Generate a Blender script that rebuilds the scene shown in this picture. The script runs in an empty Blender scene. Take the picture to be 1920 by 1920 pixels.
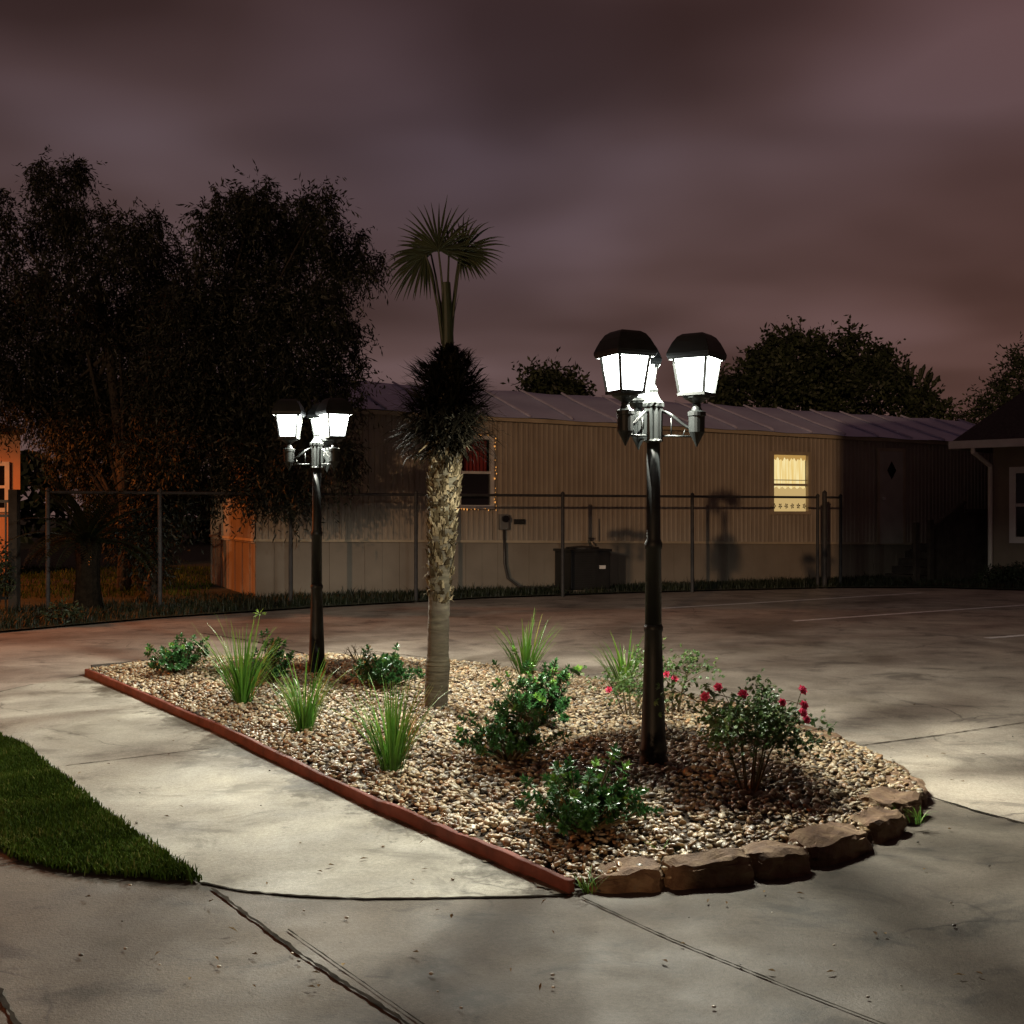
import bpy, math, random
import numpy as np
from mathutils import Vector, Matrix
R = math.radians
random.seed(7); rng = np.random.default_rng(7)
S = bpy.context.scene
COL = S.collection
EYE, F = 1.4, 2133.0           # camera height (m); focal length in photo pixels (40 mm lens)

def G(px, py, z=0.0):          # a point of the photo lying on the ground -> its real place
    Y = F*(EYE-z)/(py-960.0)
    return Vector(((px-960)/F*Y, Y, z))
def P(px, py, Y):              # a point of the photo at a known distance
    return Vector(((px-960)/F*Y, Y, EYE+(960-py)/F*Y))

# ------------------------------------------------------------------ materials
def new_mat(name):
    m = bpy.data.materials.new(name); m.use_nodes = True
    nt = m.node_tree; nt.nodes.clear()
    out = nt.nodes.new('ShaderNodeOutputMaterial')
    b = nt.nodes.new('ShaderNodeBsdfPrincipled')
    nt.links.new(b.outputs[0], out.inputs[0])
    return m, nt, b, out
def ramp(nt, src, stops):
    r = nt.nodes.new('ShaderNodeValToRGB')
    els = r.color_ramp.elements
    while len(els) < len(stops): els.new(0.5)
    for e, (p, c) in zip(els, stops):
        e.position = p; e.color = (*c, 1) if len(c) == 3 else c
    nt.links.new(src, r.inputs[0]); return r.outputs[0]
def noise(nt, vec, scale, detail=4, rough=.55, dist=0):
    n = nt.nodes.new('ShaderNodeTexNoise')
    n.inputs['Scale'].default_value = scale; n.inputs['Detail'].default_value = detail
    n.inputs['Roughness'].default_value = rough; n.inputs['Distortion'].default_value = dist
    if vec is not None: nt.links.new(vec, n.inputs['Vector'])
    return n.outputs['Fac']
def objco(nt, scale=None):
    t = nt.nodes.new('ShaderNodeTexCoord'); o = t.outputs['Object']
    if scale:
        m = nt.nodes.new('ShaderNodeMapping'); m.inputs['Scale'].default_value = scale
        nt.links.new(o, m.inputs['Vector']); o = m.outputs[0]
    return o
def mixc(nt, f, a, b, mode='MIX'):
    m = nt.nodes.new('ShaderNodeMix'); m.data_type = 'RGBA'; m.blend_type = mode
    for s, v in ((m.inputs[0], f), (m.inputs[6], a), (m.inputs[7], b)):
        if hasattr(v, 'links'): nt.links.new(v, s)
        else: s.default_value = v if not isinstance(v, tuple) else (*v, 1)
    return m.outputs[2]
def bump(nt, b, h, strength=.3, dist=.01):
    n = nt.nodes.new('ShaderNodeBump'); n.inputs['Strength'].default_value = strength
    n.inputs['Distance'].default_value = dist
    nt.links.new(h, n.inputs['Height']); nt.links.new(n.outputs[0], b.inputs['Normal'])
def mottled(name, c1, c2, scale=8, rough=.7, metal=0, bmp=.2, bscale=40, bdist=.004, spec=.5):
    m, nt, b, _ = new_mat(name); co = objco(nt)
    nt.links.new(ramp(nt, noise(nt, co, scale, 6), [(.3, c1), (.7, c2)]), b.inputs['Base Color'])
    b.inputs['Roughness'].default_value = rough; b.inputs['Metallic'].default_value = metal
    b.inputs['Specular IOR Level'].default_value = spec
    if bmp: bump(nt, b, noise(nt, co, bscale, 4), bmp, bdist)
    return m
def leafmat(name, dark, light, tip, rough=.45, trans=.12):
    m, nt, b, out = new_mat(name)
    if rough > .7: b.inputs['Specular IOR Level'].default_value = .06
    a = nt.nodes.new('ShaderNodeAttribute'); a.attribute_name = 'tint'
    c = ramp(nt, a.outputs['Fac'], [(0, dark), (.55, light), (1, tip)])
    nt.links.new(c, b.inputs['Base Color']); b.inputs['Roughness'].default_value = rough
    if trans:
        t = nt.nodes.new('ShaderNodeBsdfTranslucent'); nt.links.new(c, t.inputs[0])
        mx = nt.nodes.new('ShaderNodeMixShader'); mx.inputs[0].default_value = trans
        nt.links.new(b.outputs[0], mx.inputs[1]); nt.links.new(t.outputs[0], mx.inputs[2])
        nt.links.new(mx.outputs[0], out.inputs[0])
    return m
def emit(name, col, strength):
    m = bpy.data.materials.new(name); m.use_nodes = True; nt = m.node_tree; nt.nodes.clear()
    o = nt.nodes.new('ShaderNodeOutputMaterial'); e = nt.nodes.new('ShaderNodeEmission')
    e.inputs[0].default_value = (*col, 1); e.inputs[1].default_value = strength
    nt.links.new(e.outputs[0], o.inputs[0]); return m

def concrete(name, c0, c1, c2, stain):
    m, nt, b, _ = new_mat(name); co = objco(nt); st = objco(nt, (.85, 1.1, 1))
    base = ramp(nt, noise(nt, co, 1.1, 7, .62, .4), [(.3, c0), (.5, c1), (.72, c2)])
    fine = ramp(nt, noise(nt, co, 55, 5, .7), [(.35, (.78,)*3), (.65, (1.08,)*3)])
    base = mixc(nt, 1.0, base, fine, 'MULTIPLY')
    big = ramp(nt, noise(nt, st, 2.3, 8, .68, .5), [(.36, (1, 1, 1)), (.45, (.22,)*3), (.54, (0, 0, 0))])
    base = mixc(nt, mulv(nt, big, .75), base, stain)
    spots = ramp(nt, noise(nt, st, 7.5, 6, .65, .3), [(.29, (1, 1, 1)), (.35, (0, 0, 0))])
    base = mixc(nt, mulv(nt, spots, .55), base, tuple(x*.7 for x in stain))
    v = nt.nodes.new('ShaderNodeTexVoronoi'); v.inputs['Scale'].default_value = 9; nt.links.new(co, v.inputs['Vector'])
    dots = ramp(nt, v.outputs['Distance'], [(.045, (1, 1, 1)), (.07, (0, 0, 0))])
    base = mixc(nt, mulv(nt, dots, .5), base, tuple(x*.5 for x in stain))
    agg = ramp(nt, noise(nt, co, 240, 2, .7), [(.32, (.72,)*3), (.5, (1,)*3), (.7, (1.22,)*3)])
    base = mixc(nt, 1.0, base, agg, 'MULTIPLY')
    wv = nt.nodes.new('ShaderNodeTexNoise'); wv.inputs['Scale'].default_value = 2.2; wv.inputs['Detail'].default_value = 5; nt.links.new(co, wv.inputs['Vector'])
    dv = nt.nodes.new('ShaderNodeMix'); dv.data_type = 'VECTOR'; dv.inputs[0].default_value = .25; nt.links.new(co, dv.inputs[4]); nt.links.new(wv.outputs['Color'], dv.inputs[5])
    vc = nt.nodes.new('ShaderNodeTexVoronoi'); vc.feature = 'DISTANCE_TO_EDGE'; vc.inputs['Scale'].default_value = .9; nt.links.new(dv.outputs[1], vc.inputs['Vector'])
    crack = ramp(nt, vc.outputs['Distance'], [(.0, (1, 1, 1)), (.006, (0, 0, 0))])
    msk = ramp(nt, noise(nt, co, .9, 3), [(.5, (0, 0, 0)), (.6, (1, 1, 1))])
    base = mixc(nt, mulv(nt, mixc(nt, 1.0, crack, msk, 'MULTIPLY'), .75), base, tuple(x*.4 for x in stain))
    blot = ramp(nt, noise(nt, co, .55, 5, .65, .8), [(.3, (.62, .6, .56)), (.5, (1, 1, 1)), (.7, (1.2, 1.18, 1.14))])
    base = mixc(nt, 1.0, base, blot, 'MULTIPLY')
    nt.links.new(base, b.inputs['Base Color'])
    nt.links.new(ramp(nt, noise(nt, co, 3, 5), [(.35, (.62,)*3), (.7, (.85,)*3)]), b.inputs['Roughness'])
    b.inputs['Specular IOR Level'].default_value = .35
    h = nt.nodes.new('ShaderNodeMath'); h.operation = 'ADD'
    nt.links.new(noise(nt, co, 90, 4, .7), h.inputs[0]); nt.links.new(noise(nt, co, 4, 4), h.inputs[1])
    bump(nt, b, h.outputs[0], .5, .006)
    return m
def mulv(nt, s, v):
    n = nt.nodes.new('ShaderNodeMath'); n.operation = 'MULTIPLY'; n.inputs[1].default_value = v
    nt.links.new(s, n.inputs[0]); return n.outputs[0]

M = {}
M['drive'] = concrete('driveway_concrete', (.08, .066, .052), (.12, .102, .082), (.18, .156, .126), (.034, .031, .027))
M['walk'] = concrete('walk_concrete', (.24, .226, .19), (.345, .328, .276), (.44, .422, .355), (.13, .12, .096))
M['soil'] = mottled('soil', (.035, .024, .016), (.075, .052, .034), 12, .95, bmp=.5, bscale=60, bdist=.02)
M['turf'] = mottled('turf_soil', (.022, .03, .012), (.045, .055, .02), 5, .95, bmp=.6, bscale=50, bdist=.02)
M['mulch'] = mottled('mulch', (.045, .022, .012), (.1, .05, .027), 18, .95, bmp=.8, bscale=60, bdist=.03)
M['joint'] = mottled('joint_dirt', (.01, .009, .007), (.05, .043, .034), 14, 1, spec=.05)
M['dirt'] = mottled('washed_dirt', (.06, .052, .035), (.13, .115, .08), 30, .95)
M['paint'] = mottled('worn_line_paint', (.6, .59, .57), (.86, .85, .83), 14, .7)
M['redwood'] = mottled('red_stained_board', (.085, .026, .02), (.2, .062, .045), 9, .7, bmp=.5, bscale=30, spec=.25)
M['black'] = mottled('black_lamp_metal', (.006, .007, .007), (.012, .014, .014), 9, .5, 0, .05, 30, .001, .25)
m, nt, b, out = new_mat('tan_ribbed_metal'); co = objco(nt)
c = ramp(nt, noise(nt, co, 1.1, 5), [(.3, (.24, .205, .165)), (.7, (.32, .28, .232))])
stk = ramp(nt, noise(nt, objco(nt, (5, 5, .35)), 2.2, 5, .6), [(.52, (0,)*3), (.7, (1,)*3)])
c = mixc(nt, mulv(nt, stk, .45), c, (.14, .1, .065))
nt.links.new(c, b.inputs['Base Color']); b.inputs['Roughness'].default_value = .6
bump(nt, b, noise(nt, co, 1.7, 3), .35, .03); M['rib_wall'] = m
M['skirt'] = mottled('tan_skirting', (.165, .14, .112), (.215, .186, .152), 1.6, .65, 0, .1, 8, .004)
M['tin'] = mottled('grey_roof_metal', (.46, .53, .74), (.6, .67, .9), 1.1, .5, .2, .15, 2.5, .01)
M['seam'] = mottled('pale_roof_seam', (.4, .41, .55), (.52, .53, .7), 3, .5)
M['trim'] = mottled('tan_trim', (.3, .25, .18), (.4, .34, .25), 3, .6)
M['alu'] = mottled('aluminium_frame', (.5, .5, .5), (.68, .67, .65), 5, .4, .3)
M['white'] = mottled('white_trim_paint', (.62, .6, .57), (.76, .74, .7), 3, .55)
M['doorpaint'] = mottled('dull_door_paint', (.32, .31, .27), (.42, .4, .36), 3, .6)
M['gutterw'] = mottled('cream_gutter_paint', (.66, .62, .54), (.78, .74, .66), 3, .4)
M['housewall'] = mottled('brown_stucco', (.2, .16, .115), (.26, .21, .155), 2, .85, bmp=.4, bscale=60)
M['shingle'] = mottled('dark_shingles', (.028, .024, .024), (.06, .052, .05), 20, .9, bmp=.6, bscale=25, bdist=.02)
M['orangewall'] = mottled('pinkish_stucco', (.5, .27, .16), (.6, .34, .2), 2, .85, bmp=.3)
M['darkwall'] = mottled('dark_siding', (.1, .08, .06), (.15, .12, .09), 3, .85)
M['wood'] = mottled('weathered_wood', (.035, .03, .026), (.065, .056, .048), 6, .9, bmp=.4, bscale=15, spec=.08)
M['galv'] = mottled('galvanised_steel', (.028, .028, .03), (.05, .05, .053), 9, .6, 0, spec=.2)
M['iron'] = mottled('dark_iron', (.02, .018, .017), (.035, .03, .028), 9, .5)
M['acmetal'] = mottled('dark_unit_metal', (.007, .007, .007), (.013, .013, .013), 6, .55)
M['acside'] = mottled('grey_unit_louvre', (.011, .011, .011), (.018, .018, .018), 6, .6)
M['plate'] = mottled('white_plate', (.6, .6, .6), (.7, .7, .7), 4, .5)
M['greybox'] = mottled('grey_meter_metal', (.1, .1, .1), (.15, .15, .15), 6, .5)
M['bark'] = mottled('dark_bark', (.014, .011, .009), (.03, .024, .018), 14, .9, bmp=.8, bscale=30, bdist=.02)
M['cane'] = mottled('brown_canes', (.06, .045, .02), (.13, .1, .045), 20, .7)
M['palmbark'] = None
M['sagobark'] = mottled('sago_bark', (.012, .01, .008), (.026, .021, .016), 14, .95, bmp=.8, bscale=30, bdist=.03, spec=.03)
M['fiber'] = mottled('old_palm_fibre', (.05, .038, .022), (.11, .08, .045), 25, .95, bmp=.5)
M['redcurtain'] = mottled('dark_red_curtain', (.1, .006, .006), (.17, .012, .012), 5, .8)
M['tree'] = leafmat('tree_leaf', (.004, .006, .0028), (.009, .013, .005), (.02, .024, .01), .6, .15)
M['fartree'] = leafmat('far_tree_leaf', (.014, .022, .009), (.03, .045, .017), (.05, .065, .025), .6, .1)
M['shrub'] = leafmat('shrub_leaf', (.018, .065, .02), (.05, .16, .038), (.16, .32, .045), .33, .1)
M['blade'] = leafmat('blade_leaf', (.022, .075, .008), (.07, .19, .02), (.2, .3, .045), .42, .2)
M['rose'] = leafmat('rose_leaf', (.035, .075, .022), (.085, .15, .045), (.17, .2, .07), .4, .25)
M['petal'] = leafmat('rose_petal', (.42, .02, .06), (.66, .06, .15), (.8, .2, .3), .5, .2)
M['dryturf'] = leafmat('verge_blade', (.006, .01, .003), (.012, .02, .005), (.025, .03, .01), .6, .15)
M['lawn'] = leafmat('lawn_blade', (.02, .036, .004), (.045, .078, .009), (.14, .14, .04), .85, .25)
M['frond'] = leafmat('palm_frond', (.014, .022, .008), (.03, .042, .014), (.06, .065, .025), .5, .12)
M['deadfrond'] = leafmat('dry_frond', (.005, .0045, .003), (.013, .011, .0065), (.045, .038, .023), .85, .05)
M['boot'] = leafmat('palm_boot', (.03, .022, .012), (.085, .066, .036), (.26, .21, .13), .8, 0)
M['litter'] = leafmat('dead_leaf', (.07, .04, .02), (.16, .1, .045), (.28, .2, .1), .8, 0)
M['sago'] = leafmat('sago_leaf', (.01, .014, .006), (.018, .024, .009), (.03, .034, .013), .4, .05)
# glass and lit panes
m, nt, b, out = new_mat('dark_window_glass'); b.inputs['Base Color'].default_value = (.008, .009, .01, 1)
b.inputs['Roughness'].default_value = .06; M['glass'] = m
m = bpy.data.materials.new('lit_lantern_glass'); m.use_nodes = True; nt = m.node_tree; nt.nodes.clear()
o = nt.nodes.new('ShaderNodeOutputMaterial'); mx = nt.nodes.new('ShaderNodeAddShader')
t = nt.nodes.new('ShaderNodeBsdfTransparent'); e = nt.nodes.new('ShaderNodeEmission')
co = nt.nodes.new('ShaderNodeTexCoord')
e.inputs[0].default_value = (.93, 1, .985, 1); e.inputs[1].default_value = 4
nt.links.new(t.outputs[0], mx.inputs[0]); nt.links.new(e.outputs[0], mx.inputs[1]); nt.links.new(mx.outputs[0], o.inputs[0])
M['lantern_glass'] = m
M['bulb'] = emit('led_bulb', (.95, 1, .98), 14)
M['orange_bulb'] = emit('orange_bulb', (1, .42, .1), 1.0)  # emissive colour of the beads round the dark window
# curtain glowing from the room behind it
m = bpy.data.materials.new('lit_curtain'); m.use_nodes = True; nt = m.node_tree; nt.nodes.clear()
o = nt.nodes.new('ShaderNodeOutputMaterial'); e = nt.nodes.new('ShaderNodeEmission')
w = nt.nodes.new('ShaderNodeTexNoise'); w.inputs['Scale'].default_value = 5
nt.links.new(objco(nt, (6, 1, .4)), w.inputs['Vector'])
nt.links.new(ramp(nt, w.outputs['Fac'], [(.3, (.86, .6, .2)), (.65, (1, .83, .42))]), e.inputs[0])
e.inputs[1].default_value = .95; nt.links.new(e.outputs[0], o.inputs[0]); M['lit'] = m
M['valance'] = emit('lit_valance', (.62, .36, .1), .75)
M['cross'] = emit('lit_lower_curtain', (.9, .62, .25), .62)
M['motif'] = mottled('dark_motif', (.05, .02, .01), (.1, .05, .02), 10, .9)
# per-stone colours for the river gravel
m, nt, b, out = new_mat('river_stone')
a = nt.nodes.new('ShaderNodeAttribute'); a.attribute_name = 'stone_col'
n_ = ramp(nt, noise(nt, objco(nt), 60, 4, .6), [(.3, (.72, .7, .66)), (.7, (1.12, 1.1, 1.06))])
nt.links.new(mixc(nt, 1.0, a.outputs['Color'], n_, 'MULTIPLY'), b.inputs['Base Color'])
b.inputs['Roughness'].default_value = .44; b.inputs['Specular IOR Level'].default_value = .6
bump(nt, b, noise(nt, objco(nt), 130, 3), .25, .003); M['stone'] = m
# rust-brown sandstone for the border
m, nt, b, out = new_mat('sandstone'); co = objco(nt)
c = ramp(nt, noise(nt, co, 6, 7, .62, .6), [(.28, (.06, .034, .022)), (.46, (.13, .075, .042)), (.6, (.21, .14, .08)), (.72, (.15, .125, .095))])
nt.links.new(c, b.inputs['Base Color']); b.inputs['Roughness'].default_value = .85
bump(nt, b, noise(nt, co, 22, 7, .65), .7, .02); M['sandstone'] = m
# smooth ringed lower palm bark with old stains
m, nt, b, out = new_mat('palm_bark'); co = objco(nt, (1, 1, 6))
c = ramp(nt, noise(nt, co, 9, 6, .6), [(.3, (.038, .032, .02)), (.5, (.08, .069, .043)), (.7, (.125, .107, .07))])
c = mixc(nt, mulv(nt, ramp(nt, noise(nt, objco(nt), 5, 4), [(.42, (0,)*3), (.6, (1,)*3)]), .6), c, (.07, .055, .04))
nt.links.new(c, b.inputs['Base Color']); b.inputs['Roughness'].default_value = .9
bump(nt, b, noise(nt, objco(nt, (1, 1, 4)), 12, 6), .6, .012); M['palmbark'] = m

# ------------------------------------------------------------------ mesh building
class MB:
    def __init__(s): s.v = []; s.f = []; s.t = []
    def add(s, vs, fs, tint=.5):
        o = len(s.v); s.v += [tuple(v) for v in vs]
        s.f += [tuple(i+o for i in f) for f in fs]
        s.t += list(tint) if hasattr(tint, '__len__') else [tint]*len(vs)
    def box(s, lo, hi, mat=None):
        (a, b_, c), (d, e_, f) = lo, hi
        vs = [Vector(q) for q in ((a,b_,c),(d,b_,c),(d,e_,c),(a,e_,c),(a,b_,f),(d,b_,f),(d,e_,f),(a,e_,f))]
        if mat: vs = [mat @ v for v in vs]
        s.add(vs, [(0,3,2,1),(4,5,6,7),(0,1,5,4),(1,2,6,5),(2,3,7,6),(3,0,4,7)])
    def bar(s, p, q, w, h=None):
        p, q = Vector(p), Vector(q); h = h or w; d = (q-p).normalized()
        up = Vector((0,0,1)) if abs(d.z) < .95 else Vector((0,1,0))
        x = d.cross(up).normalized()*w/2; y = x.cross(d).normalized()*h/2
        vs = [p-x-y,p+x-y,p+x+y,p-x+y,q-x-y,q+x-y,q+x+y,q-x+y]
        s.add(vs, [(0,1,2,3),(7,6,5,4),(0,4,5,1),(1,5,6,2),(2,6,7,3),(3,7,4,0)])
    def tube(s, pts, rad, n=8, tint=.5, cap=True):
        pts = [Vector(p) for p in pts]; k = len(pts)
        if not hasattr(rad, '__len__'): rad = [rad]*k
        vs = []; d0 = None
        for i, p in enumerate(pts):
            d = (pts[min(i+1,k-1)]-pts[max(i-1,0)]).normalized()
            if d0 is None:
                ref = Vector((0,0,1)) if abs(d.z) < .9 else Vector((1,0,0)); x = d.cross(ref).normalized()
            else:
                x = (x - d*x.dot(d)).normalized()
            d0 = d; y = d.cross(x)
            for j in range(n):
                a = 2*math.pi*j/n; vs.append(p+(x*math.cos(a)+y*math.sin(a))*rad[i])
        fs = [(i*n+j, i*n+(j+1)%n, (i+1)*n+(j+1)%n, (i+1)*n+j) for i in range(k-1) for j in range(n)]
        if cap: fs += [tuple(range(n))[::-1], tuple((k-1)*n+j for j in range(n))]
        s.add(vs, fs, tint)
    def lathe(s, prof, n=24, c=(0,0,0), flute=None):
        c = Vector(c); vs = []
        for i, (r, z) in enumerate(prof):
            for j in range(n):
                a = 2*math.pi*j/n; rr = r
                if flute and flute[0] <= z <= flute[1] and j % 2: rr *= .86
                vs.append(c+Vector((rr*math.cos(a), rr*math.sin(a), z)))
        k = len(prof)
        fs = [(i*n+j, i*n+(j+1)%n, (i+1)*n+(j+1)%n, (i+1)*n+j) for i in range(k-1) for j in range(n)]
        fs += [tuple(range(n))[::-1], tuple((k-1)*n+j for j in range(n))]
        s.add(vs, fs)
    def leaf(s, p, d, l, w, tint=.5, up=None, fold=.25, droop=0.0):
        p, d = Vector(p), Vector(d).normalized(); up = Vector(up) if up is not None else Vector((random.gauss(0,1),random.gauss(0,1),1.2))
        x = d.cross(up)
        if x.length < 1e-4: x = d.cross(Vector((1,0,0)))
        x.normalize(); nrm = x.cross(d)
        a = p; m_ = p+d*l*.55 - nrm*fold*w*.4; t = p+d*l - nrm*droop*l
        s.add([a, m_+x*w/2+nrm*fold*w, t, m_-x*w/2+nrm*fold*w, m_], [(0,1,4),(4,1,2),(0,4,3),(4,2,3)], tint)
    def blade(s, p, d, l, w, arch, tint=.5, segs=5, tipt=None):
        # a strap leaf that leaves p along d and bends down under its own weight
        p, d = Vector(p), Vector(d).normalized(); h = Vector((d.x, d.y, 0))
        h = h.normalized() if h.length > 1e-3 else Vector((1,0,0))
        x = Vector((-h.y, h.x, 0)); vs = []; q = p.copy(); ts = []
        ang = math.atan2(d.z, math.hypot(d.x, d.y))
        for i in range(segs+1):
            f = i/segs; ww = w*(min(1, .55+f*1.5) if f < .4 else 1)*(1-f**3)*.5 + .0006
            vs += [q-x*ww, q+x*ww]; ts += [tint+(0 if tipt is None else (tipt-tint)*f)]*2
            a2 = ang-arch*f**1.4
            q = q+(h*math.cos(a2)+Vector((0,0,1))*math.sin(a2))*l/segs
        s.add(vs, [(2*i,2*i+1,2*i+3,2*i+2) for i in range(segs)], ts)
    def build(s, name, mat, parent=None, smooth=False, bevel=0):
        me = bpy.data.meshes.new(name); me.from_pydata(s.v, [], s.f); me.materials.append(mat)
        a = me.attributes.new('tint', 'FLOAT', 'POINT'); a.data.foreach_set('value', s.t)
        if smooth: me.polygons.foreach_set('use_smooth', [True]*len(me.polygons))
        me.validate(); me.update()
        o = bpy.data.objects.new(name, me); COL.objects.link(o)
        if parent: o.parent = parent
        if bevel:
            b = o.modifiers.new('bevel', 'BEVEL'); b.width = bevel; b.segments = 2; b.limit_method = 'ANGLE'
        return o
def npmesh(name, v, f, mat, tint=None, col=None, smooth=False, parent=None):
    me = bpy.data.meshes.new(name); n = f.shape[1]
    me.vertices.add(len(v)); me.vertices.foreach_set('co', v.astype(np.float32).ravel())
    me.loops.add(f.size); me.loops.foreach_set('vertex_index', f.astype(np.int32).ravel())
    me.polygons.add(len(f)); me.polygons.foreach_set('loop_start', np.arange(0, f.size, n, dtype=np.int32))
    try: me.polygons.foreach_set('loop_total', np.full(len(f), n, dtype=np.int32))
    except Exception: pass
    if smooth: me.polygons.foreach_set('use_smooth', np.ones(len(f), dtype=bool))
    if tint is not None:
        a = me.attributes.new('tint', 'FLOAT', 'POINT'); a.data.foreach_set('value', tint.astype(np.float32))
    if col is not None:
        a = me.attributes.new('stone_col', 'FLOAT_COLOR', 'POINT'); a.data.foreach_set('color', col.astype(np.float32).ravel())
    me.materials.append(mat); me.update(calc_edges=True); me.validate()
    o = bpy.data.objects.new(name, me); COL.objects.link(o)
    if parent: o.parent = parent
    return o
def tag(o, label=None, cat=None, group=None, kind=None):
    for k, v in (('label', label), ('category', cat), ('group', group), ('kind', kind)):
        if v: o[k] = v
    return o
def empty(name, loc, rz=0):
    o = bpy.data.objects.new(name, None); COL.objects.link(o); o.location = loc; o.rotation_euler = (0, 0, rz)
    o.empty_display_size = .1; return o
def copy_tree(o, parent=None):
    c = o.copy(); COL.objects.link(c); c.parent = parent
    for ch in list(o.children): copy_tree(ch, c)
    return c
def sheet(name, pts, z, mat, label=None):
    mb = MB(); mb.add([(p[0], p[1], z) for p in pts], [tuple(range(len(pts)))])
    o = mb.build(name, mat); o['kind'] = 'structure'
    if label: o['label'] = label
    return o
def inside(poly, x, y):
    poly = np.array([(p[0], p[1]) for p in poly]); r = np.zeros(x.shape, bool); j = len(poly)-1
    for i in range(len(poly)):
        xi, yi = poly[i]; xj, yj = poly[j]
        c = ((yi > y) != (yj > y)) & (x < (xj-xi)*(y-yi)/((yj-yi) or 1e-9)+xi); r ^= c; j = i
    return r
def edge_dist(poly, x, y):
    poly = np.array([(p[0], p[1]) for p in poly]); d = np.full(x.shape, 1e9)
    for i in range(len(poly)):
        a, b_ = poly[i], poly[(i+1) % len(poly)]; ab = b_-a
        t = np.clip(((x-a[0])*ab[0]+(y-a[1])*ab[1])/(ab@ab), 0, 1)
        d = np.minimum(d, np.hypot(x-a[0]-t*ab[0], y-a[1]-t*ab[1]))
    return d

# ------------------------------------------------------------------ ground
sheet('ground', [(-250,-120),(250,-120),(250,300),(-250,300)], -.03, M['turf'])
edge_px = [(-500,1225),(0,1187),(300,1160),(600,1140),(900,1123),(1200,1112),(1570,1103),(1760,1103),(1920,1108),(2300,1125)]
edge = [G(*p) for p in edge_px]
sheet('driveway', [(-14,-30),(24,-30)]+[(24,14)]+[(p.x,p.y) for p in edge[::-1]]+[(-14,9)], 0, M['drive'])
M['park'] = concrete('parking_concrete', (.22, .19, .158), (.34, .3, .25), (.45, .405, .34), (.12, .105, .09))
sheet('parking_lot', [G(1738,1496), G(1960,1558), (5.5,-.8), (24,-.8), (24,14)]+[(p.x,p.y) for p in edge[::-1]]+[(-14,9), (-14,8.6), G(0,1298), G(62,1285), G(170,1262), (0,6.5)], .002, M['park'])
# grass verge between the parking edge and the buildings
v_in = [(p.x,p.y) for p in edge]
sheet('verge', v_in+[(40,20),(40,60),(-40,60),(-40,12)], .025, M['turf'])
def board_dirt(m):
    nt = m.node_tree; b = [n for n in nt.nodes if n.type == 'BSDF_PRINCIPLED'][0]; old = b.inputs['Base Color'].links[0].from_socket
    co = objco(nt); p0, p1 = G(162,1266), G(1072,1678); d = (p1-p0).normalized(); nn = Vector((d.y,-d.x,0)); nn = -nn if nn.x > 0 else nn
    dt = nt.nodes.new('ShaderNodeVectorMath'); dt.operation = 'DOT_PRODUCT'; nt.links.new(co, dt.inputs[0]); dt.inputs[1].default_value = nn
    dist = nt.nodes.new('ShaderNodeMath'); dist.operation = 'SUBTRACT'; nt.links.new(dt.outputs['Value'], dist.inputs[0]); dist.inputs[1].default_value = nn.dot(p0)
    big = noise(nt, co, 1.7, 4, .6); fine = noise(nt, co, 14, 6, .7)
    a = nt.nodes.new('ShaderNodeMath'); a.operation = 'MULTIPLY_ADD'; nt.links.new(dist.outputs[0], a.inputs[0]); a.inputs[1].default_value = -.9; nt.links.new(big, a.inputs[2])
    a2 = nt.nodes.new('ShaderNodeMath'); a2.operation = 'MULTIPLY_ADD'; nt.links.new(fine, a2.inputs[0]); a2.inputs[1].default_value = .6; nt.links.new(a.outputs[0], a2.inputs[2])
    f = ramp(nt, a2.outputs[0], [(.64, (0,)*3), (.7, (.55,)*3), (.86, (1,)*3)])
    nt.links.new(mixc(nt, mulv(nt, f, .9), old, (.036, .03, .018)), b.inputs['Base Color'])
board_dirt(M['walk'])
walk_edge = [(-40,1372),(0,1384),(40,1400),(130,1472),(200,1532),(300,1602),(378,1657)]
arc = [(378,1657),(450,1672),(560,1682),(680,1687),(800,1686),(980,1683),(1075,1680)]
plank_px = [(162,1266),(394,1367),(700,1517),(860,1585),(1072,1678)]
walk = [G(*p) for p in walk_edge+arc[1:]] + [G(*p) for p in plank_px[::-1][1:]] + [G(60,1284), G(0,1296), G(-300,1330)]
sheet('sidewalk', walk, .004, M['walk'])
def strip(name, px, w, mat, z=.006, par=None, world=False, jag=0.0):
    pts = px if world else [G(*p) for p in px]; mb = MB(); vs = []
    fine = []
    for a, b_ in zip(pts, pts[1:]):
        k = max(2, int((b_-a).length/.03))
        fine += [a.lerp(b_, i/k) for i in range(k)]
    fine.append(pts[-1])
    for i, p in enumerate(fine):
        d = (fine[min(i+1,len(fine)-1)]-fine[max(i-1,0)]).normalized(); n = Vector((-d.y, d.x, 0))
        a, b_ = (max(.12*w, w/2*(1+random.gauss(0,jag))) for _ in (0,1)); o = n*0
        vs += [(p.x+n.x*a+o.x, p.y+n.y*a+o.y, z), (p.x-n.x*b_+o.x, p.y-n.y*b_+o.y, z)]
    mb.add(vs, [(2*i,2*i+1,2*i+3,2*i+2) for i in range(len(fine)-1)])
    o = mb.build(name, mat); o['kind'] = 'structure'; return o
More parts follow.
